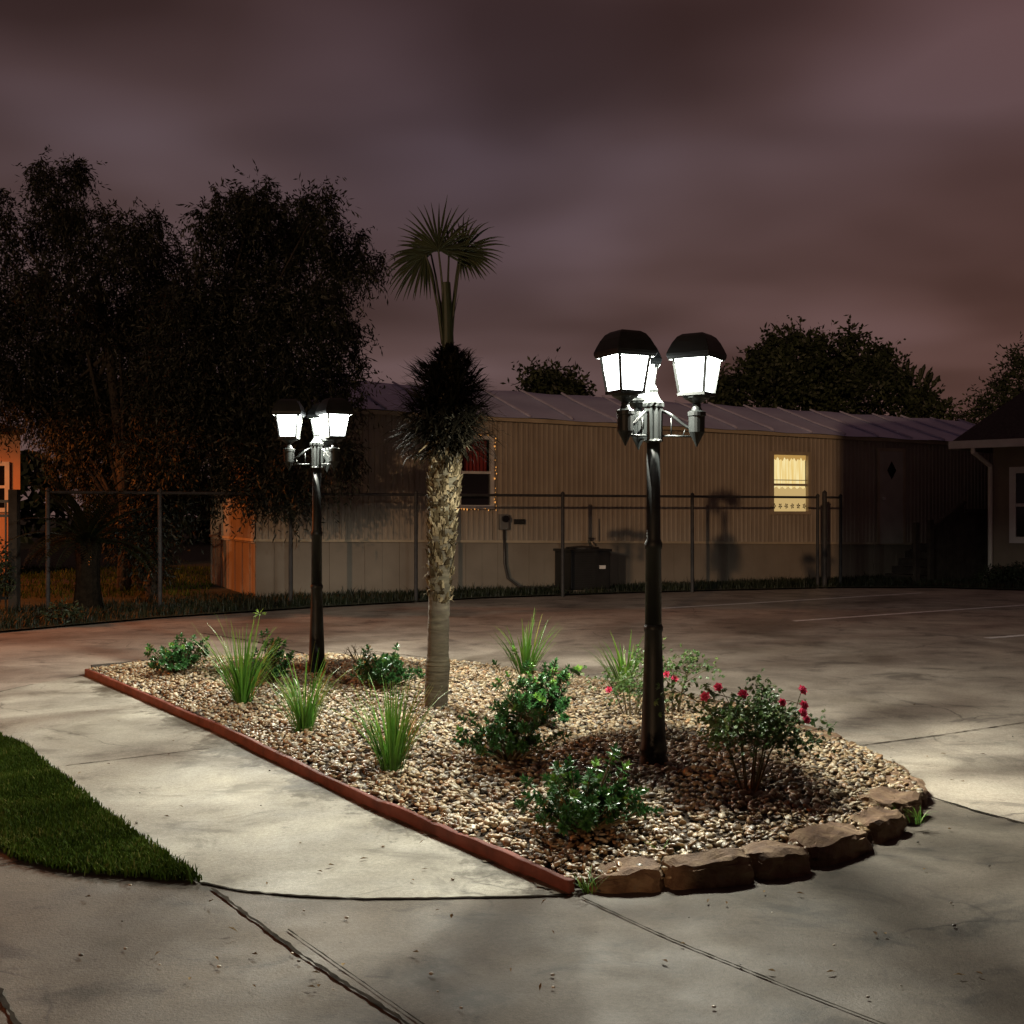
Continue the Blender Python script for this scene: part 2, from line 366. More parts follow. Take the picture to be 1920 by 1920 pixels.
for px, w in (([(125,1437),(250,1422),(392,1405)], .018),
              (arc, .022), ([(398,1668),(480,1730),(560,1790),(700,1880),(800,1945)], .028),
              ([(540,1745),(620,1802),(700,1858),(800,1928)], .01),
              ([(1090,1685),(1250,1760),(1500,1862),(1700,1940)], .014),
              ([(1600,1401),(1760,1380),(1960,1350)], .022), ([(1735,1493),(1830,1522),(1960,1556)], .03),
              ([(-60,1308),(0,1298),(62,1284)], .02), ([(-30,1820),(0,1868),(40,1935)], .035),
              ([(380,1188),(480,1204),(582,1229)], .05), ([(-60,1633),(45,1616)], .02),
              ([(820,1236),(700,1222),(582,1229)], .03)):
    strip('expansion_joint', px, w*.45, M['joint'], .0062, jag=.45)
for px in ([(1240,1141),(1480,1127),(1730,1112)], [(1488,1165),(1700,1150),(1980,1131)], [(1850,1197),(2100,1178)]):
    strip('parking_line', px, .1, M['paint'], .0045, jag=.07)
# soil washed out along the foot of the red board: irregular patches of their own
mb = MB(); pk = [G(*p) for p in plank_px]
for i in range(90):
    k = random.random()*(len(pk)-1); a, b_ = pk[int(k)], pk[min(int(k)+1,len(pk)-1)]
    c = a.lerp(b_, k % 1); d = (b_-a).normalized(); n = Vector((d.y, -d.x, 0))
    if n.x > 0: n = -n
    L, W = random.uniform(.03,.13), random.uniform(.015,.05)*(1.6 if random.random() < .2 else .8); m_ = 14; vs = []
    for j in range(m_):
        t = math.pi*j/(m_-1); vs.append(c+d*L*math.cos(t)*random.uniform(.7,1.1)+n*(W*math.sin(t)*random.uniform(.45,1.2)-.01)+Vector((0,0,.0085+i*2e-5)))
    mb.add(vs, [tuple(range(m_))])
tag(mb.build('washed_soil', M['dirt']), kind='stuff')

# path of pale concrete far left, beyond the trees
sheet('path', [G(-200,1103), G(270,1099), G(262,1089), G(-200,1088)], .035, M['walk'])

# ------------------------------------------------------------------ planting bed
bed_px = plank_px + [(1110,1672),(1250,1668),(1430,1648),(1590,1605),(1690,1560),(1738,1515),(1700,1465),(1640,1428),
          (1570,1395),(1480,1362),(1380,1335),(1280,1312),(1180,1295),(1100,1284),(1000,1270),(900,1255),(780,1246),(620,1240),(420,1243),(260,1254)]
bed = [G(*p) for p in bed_px]
def bed_h(x, y):
    d = edge_dist(bed, x, y); return .045+.06*np.clip(d/.7, 0, 1)**.8+.012*np.sin(x*3.1+1)*np.cos(y*2.3)
# soil under the stones
xs = [p.x for p in bed]; ys = [p.y for p in bed]
gx, gy = np.meshgrid(np.linspace(min(xs), max(xs), 70), np.linspace(min(ys), max(ys), 70))
hh = bed_h(gx, gy); ins = inside(bed, gx, gy); vv = np.stack([gx, gy, hh-.012], -1).reshape(-1, 3)
fs = [(j*70+i, j*70+i+1, (j+1)*70+i+1, (j+1)*70+i) for j in range(69) for i in range(69)
      if ins[j,i] and ins[j,i+1] and ins[j+1,i] and ins[j+1,i+1]]
npmesh('bed_soil', vv, np.array(fs), M['soil'], smooth=True)['kind'] = 'structure'

def ico(sub):
    import bmesh
    bm = bmesh.new(); bmesh.ops.create_icosphere(bm, subdivisions=sub, radius=1)
    v = np.array([x.co[:] for x in bm.verts]); f = np.array([[y.index for y in x.verts] for x in bm.faces]); bm.free(); return v, f
iv, if_ = ico(2)
def gravel(n, fn, smin, smax, seed):
    r = np.random.default_rng(seed)
    x = r.uniform(min(xs), max(xs), n*4); y = r.uniform(min(ys), max(ys), n*4)
    k = inside(bed, x, y); k &= (edge_dist(bed, x, y) > .012); x, y = x[k][:n], y[k][:n]; n = len(x)
    L = r.uniform(smin, smax, n)*np.where(r.random(n) < .12, 1.35, 1); W = L*r.uniform(.55, .85, n); H = L*r.uniform(.3, .55, n)
    # a lumpy pebble: noise on the unit sphere, different per stone
    a = r.normal(0, .17, (n, 3)); ph = r.uniform(0, 6.28, (n, 3)); q = iv[None]
    rad = 1+a[:,0:1]*np.sin(2.6*q[...,0]+ph[:,0:1])+a[:,1:2]*np.sin(3.1*q[...,1]+ph[:,1:2])+a[:,2:3]*np.sin(2.9*q[...,2]+ph[:,2:3])
    v = q*rad[...,None]*np.stack([L, W, H], -1)[:,None]*.5
    tz, ty, tx = r.uniform(0, 6.28, n), r.normal(0, .33, n), r.normal(0, .33, n)
    c, s = np.cos(ty)[:,None], np.sin(ty)[:,None]; v0, v2 = v[...,0]*c+v[...,2]*s, -v[...,0]*s+v[...,2]*c
    c, s = np.cos(tx)[:,None], np.sin(tx)[:,None]; v1, v2 = v[...,1]*c-v2*s, v[...,1]*s+v2*c
    c, s = np.cos(tz)[:,None], np.sin(tz)[:,None]; v0, v1 = v0*c-v1*s, v0*s+v1*c
    z = bed_h(x, y)+r.uniform(-.006, .018, n)
    v = np.stack([v0+x[:,None], v1+y[:,None], v2+z[:,None]], -1).reshape(-1, 3)
    f = (if_[None]+np.arange(n)[:,None,None]*len(iv)).reshape(-1, 3)
    pal = np.array([(.38,.29,.18),(.27,.185,.105),(.46,.38,.26),(.55,.49,.38),(.19,.12,.07),(.31,.285,.25),(.55,.5,.41),(.17,.145,.12),(.38,.235,.13),(.36,.31,.22)])
    pr = np.array([.19,.16,.14,.08,.1,.08,.05,.07,.06,.07]); pr /= pr.sum()
    cc = pal[r.choice(len(pal), n, p=pr)]*r.uniform(.6, 1.05, (n, 1))*np.array([1, .96, .9]); cc = np.concatenate([cc, np.ones((n, 1))], 1)
    return v, f, np.repeat(cc, len(iv), 0)
v, f, c = gravel(29000, None, .021, .041, 3)
tag(npmesh('river_gravel', v, f, M['stone'], col=c, smooth=True), kind='stuff', label='tan and brown river gravel filling the planting bed')
# a few stray pebbles and grit on the paving
def strays(n):
    r = np.random.default_rng(5); px = r.uniform(150, 1900, n); py = r.uniform(1290, 1900, n); vs = []; fs = []; cs = []
    for i in range(n):
        g = G(px[i], py[i]); 
        if inside(bed, np.array([g.x]), np.array([g.y]))[0]: continue
        s_ = r.uniform(.003, .008)*(2 if r.random() < .06 else 1)
        o_ = len(vs)*len(iv); vs.append(iv*np.array([s_, s_*.8, s_*.6])+np.array([g.x, g.y, .009])); fs.append(if_+o_)
        cs.append(np.tile([*(r.choice([.5, .08, .3])*np.array([1, .9, .75])), 1], (len(iv), 1)))
    return np.concatenate(vs), np.concatenate(fs), np.concatenate(cs)
v, f, c = strays(70)
tag(npmesh('loose_grit', v, f, M['stone'], col=c, smooth=True), kind='stuff')

mb = MB(); random.seed(17)
for i in range(420):
    g = G(random.uniform(100, 1900), random.uniform(1250, 1880)); ib = inside(bed, np.array([g.x]), np.array([g.y]))[0]
    if not ib and random.random() < .8: continue
    z = float(bed_h(np.array([g.x]), np.array([g.y]))[0])+.022 if ib else .012
    mb.leaf((g.x, g.y, z), (random.gauss(0,1), random.gauss(0,1), random.uniform(0,.4)), random.uniform(.015,.04), random.uniform(.006,.016), random.random(), (0,0,1), .3, .1)
tag(mb.build('leaf_litter', M['litter']), kind='stuff')
# red board edging
mb = MB(); pts = []
for i in range(len(pk)-1):
    k = 12; pts += [pk[i].lerp(pk[i+1], j/k) for j in range(k)]
pts.append(pk[-1])
vs = []
for i, p in enumerate(pts):
    d = (pts[min(i+1,len(pts)-1)]-pts[max(i-1,0)]).normalized(); n = Vector((d.y, -d.x, 0))*.015
    t = .058+.004*math.sin(i*.5)+.002*math.sin(i*1.7)+random.gauss(0,.0012); w = n*(1+.15*math.sin(i*.8))
    vs += [(p.x-w.x, p.y-w.y, -.01), (p.x+w.x, p.y+w.y, -.01), (p.x+w.x, p.y+w.y, t), (p.x-w.x, p.y-w.y, t)]
n = len(pts)
mb.add(vs, [(4*i+j, 4*i+(j+1)%4, 4*i+4+(j+1)%4, 4*i+4+j) for i in range(n-1) for j in range(4)]+[(0,3,2,1),(4*n-4,4*n-3,4*n-2,4*n-1)])
tag(mb.build('edging_board', M['redwood'], bevel=.006), 'long red stained edging board between the sidewalk and the gravel bed', 'edging board')
e0 = pk[0]; e1 = G(350,1247)
mb = MB(); mb.bar(Vector((e0.x+.02,e0.y+.06,.035)), Vector((e1.x,e1.y,.035)), .025, .09)
tag(mb.build('edging_board', M['wood'], bevel=.004), 'dark weathered edging board at the far left tip of the gravel bed', 'edging board')

# border stones: rough split blocks, each its own
def rock(name, c, L, D, H, rz, label, slope=0.0, seed=0, rough=.05, sink=.02):
    import bmesh
    r = random.Random(seed); bm = bmesh.new(); bmesh.ops.create_cube(bm, size=1)
    bmesh.ops.subdivide_edges(bm, edges=bm.edges[:], cuts=7, use_grid_fill=True)
    ph = [r.uniform(0, 6) for _ in range(9)]
    for v in bm.verts:
        p = v.co.copy(); q = Vector((p.x*L, p.y*D, p.z*H))
        # corners pulled in unevenly, faces broken into flats
        q.x *= 1-.1*abs(p.y*2)**4-.06*(p.z+.5); q.y *= 1-.16*abs(p.x*2)**7-.06*(p.z+.5)
        q.z += H*(slope*p.x*(p.z+.5)+.05*math.sin(p.x*6+ph[0])*(p.z+.5)+.05*math.sin(p.y*7+ph[1])*(p.z+.5))
        q.z -= H*.09*(abs(p.x*2)**9+abs(p.y*2)**9)*(p.z > .3)
        k = rough*min(L, .35)
        q += Vector((math.sin(p.y*9+p.z*7+ph[2]), math.sin(p.x*11+p.z*6+ph[3]), .5*math.sin(p.x*13+p.y*8+ph[4])))*k*.35
        q += Vector((r.gauss(0,1), r.gauss(0,1), r.gauss(0,.6)))*k*.16
        fx = math.floor((p.x*L+p.z*.09*math.sin(ph[5])+ph[6])/.085); fz = math.floor((p.z*H+p.x*.05+ph[7])/.045)
        h_ = (math.sin(fx*12.9898+fz*78.233+seed*3.7)*43758.5453) % 1
        if abs(p.y) > .35: q.y -= math.copysign(.014*h_, p.y)
        if p.z > .35: q.z -= .008*((math.sin(fx*7.1+math.floor(p.y*D/.07)*31.7+seed)*9631.7) % 1)
        v.co = q
    me = bpy.data.meshes.new(name); bm.to_mesh(me); bm.free(); me.materials.append(M['sandstone'])
    o = bpy.data.objects.new(name, me); COL.objects.link(o)
    b_ = o.modifiers.new('bevel', 'BEVEL'); b_.width = .004; b_.limit_method = 'ANGLE'; b_.angle_limit = R(50)
    o.location = (c[0], c[1], H/2-sink); o.rotation_euler = (0, 0, rz)
    return tag(o, label, 'border stone', 'rough sandstone blocks edging the gravel bed')
def rock_px(x0, y0, x1, y1, D, H, label, slope=0, seed=0, **k):
    a, b_ = G(x0, y0), G(x1, y1); d = b_-a; c = (a+b_)/2; n = Vector((-d.y, d.x, 0)).normalized()
    if (Vector((.3, 6.2, 0))-c).dot(n) < 0: n = -n
    c = c+n*D*.5
    return rock('border_stone', (c.x, c.y), d.length*.97, D, H, math.atan2(d.y, d.x), label, slope, seed, **k)
rock_px(1102,1678,1252,1674, .2, .095, 'low wedge-topped border stone beside the near end of the red board', .38, 1)
rock_px(1254,1672,1424,1660, .15, .125, 'long rust-faced border stone, second along the front from the red board', .05, 2)
rock_px(1426,1657,1535,1638, .2, .12, 'short blocky border stone between the long rust-faced one and the big tilted one', -.05, 3)
rock_px(1538,1634,1650,1592, .22, .12, 'biggest border stone, flat pale top tilted towards the gravel', -.12, 4)
rock_px(1652,1586,1708,1560, .18, .115, 'small square rust border stone with weeds growing behind it', .05, 5)
rock_px(1700,1552,1742,1528, .26, .125, 'grey border stone at the right tip of the bed, set behind the weeds', 0, 6)
rock_px(1750,1515,1722,1472, .2, .095, 'flat orange-brown slab lying along the right tip of the bed', .1, 7)
rock_px(1718,1466,1672,1442, .16, .08, 'thin chipped slab before the orange-brown slab on the right edge', 0, 8)
rock_px(1668,1439,1600,1410, .17, .08, 'low brown slab where the driveway joint meets the bed', 0, 9)
rock_px(1592,1404,1500,1374, .16, .1, 'long low brown stone just right of the rose bush foot', 0, 10)
rock_px(1490,1371,1405,1345, .16, .1, 'border stone hidden in shade directly behind the tall rose bush', 0, 11)
rock_px(1395,1342,1310,1322, .16, .09, 'border stone glimpsed between the near lamp post and the rose bush', 0, 12)
rock_px(1300,1320,1215,1304, .16, .09, 'border stone just behind the near lamp post', 0, 13)
rock_px(1140,1292,1050,1280, .2, .1, 'flat pale stone on the back edge next to the strap-leaf plant', .1, 14)
rock_px(1088,1284,1052,1276, .16, .11, 'small upright stone on the back edge right of the double shrub', .1, 15)

# ------------------------------------------------------------------ lawn
lawn = [G(*p) for p in walk_edge] + [G(*p) for p in ((330,1655),(250,1648),(150,1640),(100,1632),(40,1616),(0,1594),(-60,1570))] + [G(-400,1560), G(-500,1420)]
sheet('lawn', lawn, .012, M['turf'])
def grass(name, poly, n, hmin, hmax, z0, seed, label=None, mat='lawn', w=.0035, keep=None):
    r = np.random.default_rng(seed); px_ = [p[0] for p in poly]; py_ = [p[1] for p in poly]
    x = r.uniform(min(px_), max(px_), n*4); y = r.uniform(min(py_), max(py_), n*4); k = inside(poly, x, y)
    if keep is not None: k &= keep(x, y)
    x, y = x[k][:n], y[k][:n]; n = len(x)
    x = x+r.normal(0, .012, n); y = y+r.normal(0, .012, n)
    h = r.uniform(hmin, hmax, n)*(1+.3*np.sin(x*5.1+np.sin(y*7))*np.sin(y*4.3))*np.where(r.random(n) < .05, 1.6, 1); a = r.uniform(0, 6.28, n); ln = r.normal(0, .45, n)
    dx, dy = np.cos(a), np.sin(a); b = np.stack([x, y, np.full(n, z0)], -1)
    sd = np.stack([-dy, dx, 0*dx], -1)*w; ld = np.stack([dx, dy, 0*dx], -1)
    mid = b+ld*(ln*h*.35)[:,None]+np.array([0,0,1])*(h*.6)[:,None]; tip = b+ld*(ln*h*1.0)[:,None]+np.array([0,0,1])*(h)[:,None]
    v = np.stack([b-sd, b+sd, mid-sd*.8, mid+sd*.8, tip], 1).reshape(-1, 3)
    q = np.arange(n)[:,None]*5
    f = np.concatenate([q+np.array([0,1,3]), q+np.array([0,3,2]), q+np.array([2,3,4])])
    t = np.clip(r.normal(.4, .2, n)+.2*np.sin(x*3.3+y*2.1)+.18*np.sin(x*9.7-y*6.1+np.sin(y*11))+np.where(r.random(n) < .06, .5, 0), 0, 1)
    o = npmesh(name, v, f, M[mat], tint=np.repeat(t, 5)*np.tile([.7,.7,1,1,1.15], n))
    return tag(o, kind='stuff', label=label)
grass('lawn_grass', lawn, 80000, .016, .034, .01, 4, 'short green lawn between the curved sidewalk and the driveway',
      keep=lambda x, y: (x > -.52*y))
strip_poly = [(p.x, p.y+.06) for p in edge] + [(p.x*1.1, p.y+3.2) for p in edge[::-1]]
grass('verge_grass', strip_poly, 50000, .04, .12, .02, 6, 'dark rough grass along the chain link fence', w=.006, mat='dryturf',
      keep=lambda x, y: (np.abs(x) < .5*y))
far_poly = [(-14,17),(-5,18.5),(-7,28),(-16,28)]
grass('side_yard_grass', far_poly, 14000, .04, .1, .02, 8, 'rough grass in the side yard behind the trees', w=.008)

# ------------------------------------------------------------------ plants
def on_bed(px, py):
    g = G(px, py)
    for _ in range(3):
        h = float(bed_h(np.array([g.x]), np.array([g.y]))[0]); g = G(px, py, h)
    return g
def tuft(px, py, h, spread, n, label, seed, flower=0, wid=.009, mat='blade'):
    random.seed(seed); c = on_bed(px, py); root = empty('strap_leaf_plant', c)
    tag(root, label, 'grass plant', 'strap-leaved grassy plants in the gravel bed'); mb = MB()
    for i in range(n):
        a = random.uniform(0, 6.28); r_ = random.random()**.7*.06; lean = random.random()**.8*spread
        l = h*random.uniform(.55, 1.12)*(1-.12*lean); d = Vector((math.cos(a)*lean, math.sin(a)*lean, 1))
        t = random.uniform(.1, .75)
        mb.blade((math.cos(a)*r_, math.sin(a)*r_, -.01), d, l, wid*random.uniform(.7,1.3), random.uniform(.15,1.3)*(.5+lean), t*.6, 6, min(1,t+.35))
    mb.build('leaves', M[mat], root)
    for i in range(flower):
        m2 = MB(); x0 = random.uniform(.02,.1); pts = [(x0*k*.5+.01, .0, h*1.02*k/3) for k in range(4)]; m2.tube(pts, .003, 5, .8)
        top = Vector(pts[-1])
        for j in range(16):
            d = Vector((random.gauss(0,1), random.gauss(0,1), random.gauss(.2,.6))).normalized()
            m2.leaf(top+d*.012, d, .04, .012, random.uniform(.85,1))
        m2.build('flower_stalk', M['blade'], root)
    return root
tuft(455, 1318, .6, .66, 130, 'tallest strap-leaf plant with a yellowish flower stalk, in front of the far lamp post', 11, 1)
tuft(570, 1370, .5, .58, 110, 'fine-leaved grassy plant directly in front of the far lamp post foot', 12, 0, .007)
tuft(735, 1446, .5, .5, 130, 'stiff dark grassy plant closest to the red board, left of the palm trunk', 13, 0, .008)
tuft(985, 1268, .52, .6, 70, 'strap-leaf plant rising behind the double shrub in the bed centre', 14, 0, .013)
tuft(1172, 1302, .49, .55, 60, 'strap-leaf plant on the back edge just left of the near lamp post', 15, 0, .013)
def shrub(px, py, w, h, n, label, seed, tip=.2, lop=(0,0), stems=9):
    random.seed(seed); c = on_bed(px, py); root = empty('dwarf_shrub', c)
    tag(root, label, 'shrub', 'dark green dwarf shrubs in the gravel bed')
    st = MB(); lf = MB(); tips = []
    for i in range(n):
        a = random.uniform(0, 6.28); e = math.asin(random.uniform(-.1, 1)); k = random.uniform(.62, 1.05)
        lump = 1+.26*math.sin(a*3+seed)+.2*math.sin(e*5+a*2+seed*2)
        p = Vector((math.cos(a)*math.cos(e)*w*.5*k*lump+lop[0]*math.sin(e), math.sin(a)*math.cos(e)*w*.5*k*lump+lop[1], max(.03, h*.3+math.sin(e)*h*.62*k*lump)))
        tips.append(p)
    for i in range(stems):
        a = 6.28*i/stems+random.uniform(-.3,.3); b_ = Vector((math.cos(a)*.02, math.sin(a)*.02, -.02))
        for p in tips[i::stems]:
            m_ = Vector((p.x*.45, p.y*.45, p.z*.4)); st.tube([b_, m_, p], [.006,.004,.002], 5)
    for p in tips:
        out = Vector((p.x, p.y, max(.05, p.z*.9))).normalized(); u = out.orthogonal().normalized(); v_ = out.cross(u)
        new = random.random() < tip and p.z > h*.45; k = random.randint(9, 13)
        for ring, (cnt, el) in enumerate(((k, .25), (k-3, .75), (4, 1.2))):
            for j in range(cnt):
                a = 6.28*j/cnt+ring*.4+random.uniform(-.2,.2)
                d = (u*math.cos(a)+v_*math.sin(a))*math.cos(el)+out*math.sin(el)
                t = (random.uniform(.6,1) if new and ring else random.uniform(.05,.5))
                lf.leaf(p-out*.012*(2-ring), d, random.uniform(.028,.042), random.uniform(.013,.018), t, out, .2, .12)
        if random.random() < .8:      # leaves further down the twig
            for j in range(7):
                q = p*random.uniform(.55,.9); d = Vector((random.gauss(0,1),random.gauss(0,1),random.gauss(.3,.8)))
                lf.leaf(q, d, .034, .015, random.uniform(.0,.35))
    st.build('stems', M['cane'], root); lf.build('foliage', M['shrub'], root); return root
shrub(335, 1262, .46, .3, 80, 'small rounded dark shrub at the far left end of the gravel bed', 21, .12)
shrub(508, 1282, .3, .36, 55, 'narrow dark shrub between the tallest strap-leaf plant and the far lamp post', 22, .1)
shrub(722, 1290, .48, .3, 85, 'low spreading shrub between the far lamp post and the palm trunk', 23, .15)
shrub(1005, 1362, .5, .43, 95, 'largest shrub, bright green top, below the strap-leaf plant in the bed centre', 24, .3, (.05, .0))
shrub(955, 1428, .5, .32, 68, 'shadowed shrub just in front of the largest shrub', 25, .06)
shrub(1088, 1562, .44, .33, 84, 'closest shrub to the viewer, lime tips, left of the near lamp foot', 26, .34, (.02, 0))
# a bare twiggy bush
random.seed(31); c = on_bed(672, 1245); root = empty('bare_bush', c); mb = MB()
tag(root, 'leafless twiggy bush behind the low spreading shrub', 'bush')
def twig(mb, p, d, l, r_, k):
    q = p+d*l; m_ = p+d*l*.5+Vector((random.gauss(0,.1),random.gauss(0,.1),.02))*l*.4
    mb.tube([p, m_, q], [r_, r_*.8, r_*.55], 5)
    if k:
        for _ in range(random.randint(2,3)):
            d2 = (d+Vector((random.gauss(0,.5),random.gauss(0,.5),random.gauss(.1,.3)))).normalized(); twig(mb, q, d2, l*.65, r_*.6, k-1)
for i in range(9):
    a = 6.28*i/9; twig(mb, Vector((0,0,-.02)), Vector((math.cos(a)*.7,math.sin(a)*.7,1)).normalized(), .1, .005, 2)
mb.build('twigs', M['cane'], root)
# roses
def rose(px, py, w, h, canes, leaves, nfl, label, seed, flat=.4, flowers=()):
    random.seed(seed); c = on_bed(px, py); root = empty('rose_bush', c); tag(root, label, 'rose bush', 'red-flowered rose bushes at the right of the bed')
    st = MB(); lf = MB(); ends = []
    for i in range(canes):
        a = 6.28*i/canes+random.uniform(-.4,.4); rr = random.uniform(.25,.5)*w
        top = Vector((math.cos(a)*rr, math.sin(a)*rr*.8, h*random.uniform(.72,1.0)))
        b_ = Vector((math.cos(a)*.025, math.sin(a)*.025, -.02)); m_ = b_.lerp(top, .5)+Vector((0,0,h*.06))
        st.tube([b_, m_, top], [.006,.0045,.0025], 6); ends.append(top)
        for k in range(4):
            f_ = random.uniform(.45,.95); p = m_.lerp(top, (f_-.5)*2) if f_ > .5 else b_.lerp(m_, f_*2)
            q = p+Vector((random.gauss(0,.3)*w, random.gauss(0,.3)*w, random.uniform(.05,.3)*h)); q.z = min(q.z, h)
            st.tube([p, (p+q)/2+Vector((0,0,.01)), q], [.003,.0025,.0015], 5); ends.append(q)
    for i in range(leaves):
        e = random.choice(ends); p = e+Vector((random.gauss(0,.09)*w, random.gauss(0,.09)*w, random.gauss(-.03,.08)*h*1.4))
        if p.z < h*flat*random.uniform(.8,1.2): continue
        d = Vector((random.gauss(0,1),random.gauss(0,1),random.gauss(.1,.5))); t = random.uniform(0,.75)+.2*(p.z/h-.6)
        dn = d.normalized(); sx = dn.orthogonal().normalized()
        for o_, l in ((0,.03),(.5,.024),(-.5,.024)):
            lf.leaf(p, dn+sx*o_*1.6, l, l*.55, min(1,max(0,t)), None, .2, .1)
    st.build('canes', M['cane'], root); lf.build('leaves', M['rose'], root)
    for (fx, fy) in flowers:
        q = P(fx, fy, c.y-random.uniform(.1,.24)*(w/.43))-c; fl = MB()
        ax = (Vector((q.x*1.5, q.y, .15))+Vector((0,-.35,.2))).normalized(); u = ax.orthogonal().normalized(); v_ = ax.cross(u)
        s_ = random.uniform(.8,1.15)
        for ring, (cnt, el, l) in enumerate(((6,.2,.026),(6,.65,.023),(5,1.1,.018))):
            for j in range(cnt):
                a = 6.28*j/cnt+ring*.5; d = (u*math.cos(a)+v_*math.sin(a))*math.cos(el)+ax*math.sin(el)
                fl.leaf(q, d, l*s_, .021*s_, random.uniform(.2,1)-.2*ring*.5, ax, .3, -.1)
        fl.build('bloom', M['petal'], root)
        e = min(ends, key=lambda t_: (t_-q).length); s2 = MB(); s2.tube([e, (e+q)/2+Vector((0,0,.01)), q], .0018, 5); s2.build('flower_stem', M['cane'], root)
    return root
rose(1405, 1487, .39, .46, 9, 1250, 0, 'tall rose bush on bare canes with pink-red blooms at its right side', 41, .45,
     ((1347,1289),(1323,1307),(1393,1303),(1466,1318),(1503,1295),(1506,1323),(1504,1337),(1510,1350)))
rose(1262, 1340, .42, .4, 6, 330, 0, 'smaller sparse rose bush half hidden behind the near lamp post', 42, .3, ((1250,1265),(1265,1273)))
rose(1182, 1345, .34, .26, 6, 330, 0, 'short yellow-green rose bush with one red bud left of the near lamp post', 43, .15, ((1142,1294),))
for i, (px, py, lab) in enumerate(((1660,1532,'small weed tuft between two border stones at the right tip'),
                                   (1722,1545,'stringy weed growing at the foot of the right tip border stone'),
                                   (1245,1612,'thin weed sprouting behind the front border stones'),
                                   (1100,1672,'tiny weed at the near end of the red board'))):
    random.seed(60+i); c = G(px, py, .03); o = MB()
    for j in range(26 if i < 2 else 14):
        a = random.uniform(0,6.28); o.blade((random.gauss(0,.015),random.gauss(0,.015),0), (math.cos(a)*.6,math.sin(a)*.6,1), random.uniform(.04,.11), .004, random.uniform(.3,1.3), random.uniform(.3,.9))
    ob = o.build('weed', M['blade']); ob.location = c; tag(ob, lab, 'weed', 'weeds among the border stones')

# ------------------------------------------------------------------ the palm
random.seed(51)
pb = on_bed(818, 1327); root = empty('fan_palm', (pb.x, pb.y, pb.z)); D = pb.y
tag(root, 'slim fan palm with shaggy skirt and a few windblown fans in the gravel bed', 'palm tree')
def q_(px, py, dy=0): return P(px, py, D+dy)-Vector(pb)
mb = MB(); prof = [(818,1335,.074),(818,1300,.078),(819,1285,.079),(820,1265,.08),(821,1248,.082),(821,1238,.078),(821,1230,.072),(822,1180,.071),(824,1120,.072),(825,1060,.08),(828,1000,.082),(830,940,.085),(834,880,.09),(836,840,.095),(838,760,.09),(840,650,.05)]
pts = []; rad = []
for (a, b_) in zip(prof, prof[1:]):
    for k in range(8):
        f_ = k/8; pts.append(q_(a[0]+(b_[0]-a[0])*f_, a[1]+(b_[1]-a[1])*f_)); rad.append((a[2]+(b_[2]-a[2])*f_)*(1+random.gauss(0,.018)))
mb.tube(pts, rad, 22); mb.build('trunk', M['palmbark'], root, smooth=True)
bt = MB()
for i in range(760):
    f_ = random.random(); py = 1128-f_*292; a = random.uniform(0,6.28)
    if f_ < .15 and random.random() < .5: continue
    r_ = .071+f_*.02; c = q_(824+f_*12, py); d = Vector((math.cos(a),math.sin(a),0)); s_ = Vector((-d.y,d.x,0)); up = Vector((0,0,1))
    w_ = random.uniform(.006,.02); l = random.uniform(.018,.055); k = random.uniform(.004,.016)+.01*f_
    t = random.uniform(0,1)**1.3; b0 = c+d*(r_-.008)
    bt.add([b0-s_*w_, b0+s_*w_, b0+d*k*1.8+up*l+s_*w_*.4, b0+d*(k*1.9+.004)+up*l-s_*w_*.5, b0+d*(k+.004)-s_*w_*.9, b0+d*(k+.004)+s_*w_*.9],
           [(4,5,2,3),(0,1,5,4),(1,2,5),(0,4,3),(0,3,2,1)], t)
    if random.random() < .4:   # loose fibres
        bt.blade(b0+up*l*.5, d+up*random.uniform(-.9,.5)+s_*random.gauss(0,.5), random.uniform(.03,.09), .004, random.uniform(-.5,1), random.uniform(.5,1), 3)
bt.build('leaf_bases', M['boot'], root)
sk = MB()
for i in range(900):
    f_ = random.random(); py = 838-f_*180; a = random.uniform(0,6.28); c = q_(836+f_*4, py)
    k = math.sin(math.pi*min(1,max(0,f_*.92+.1)))**.7; L_ = (.05+.25*k*(1.25-.85*f_))*random.uniform(.45,1.25)*(1.35 if random.random() < .1 else 1)
    d = Vector((math.cos(a), math.sin(a), random.uniform(-.55,.35)+f_*.5)).normalized(); p = c+d*.05; q = c+d*(L_*.6+.03)
    w_ = random.uniform(.015,.03); s_ = d.cross(Vector((0,0,1))).normalized(); t = random.random()**2*.8
    sk.add([p-s_*w_, p+s_*w_, q+s_*w_*.7, q-s_*w_*.7], [(0,1,2,3)], t)
    for j in range(random.randint(4,9)):
        dd = (d+s_*random.gauss(0,.45)+Vector((0,0,random.gauss(.1,.35)))).normalized()
        sk.blade(q, dd, L_*random.uniform(.25,.7), .013, random.uniform(-.4,1.4), t, 3, min(1,t+.25))
for i in range(26):      # longer broken stalks with ragged ends
    f_ = random.random(); a = random.uniform(0,6.28); c = q_(836+f_*4, 815-f_*140); d = Vector((math.cos(a),math.sin(a),random.uniform(-.2,.35))).normalized()
    L_ = random.uniform(.2,.3)*(1.1-.45*f_); q = c+d*L_; sk.tube([c, c+d*L_*.6+Vector((0,0,.01)), q], [.012,.009,.006], 5, .3); s_ = d.cross(Vector((0,0,1))).normalized()
    for j in range(14):
        p = c+d*L_*random.uniform(.55,1); dd = (d+s_*random.gauss(0,.6)+Vector((0,0,random.gauss(.15,.45)))).normalized()
        sk.blade(p, dd, random.uniform(.03,.1), .014, random.uniform(-.5,1.4), random.random()*.6, 3)
sk.build('dead_leaf_skirt', M['deadfrond'], root)
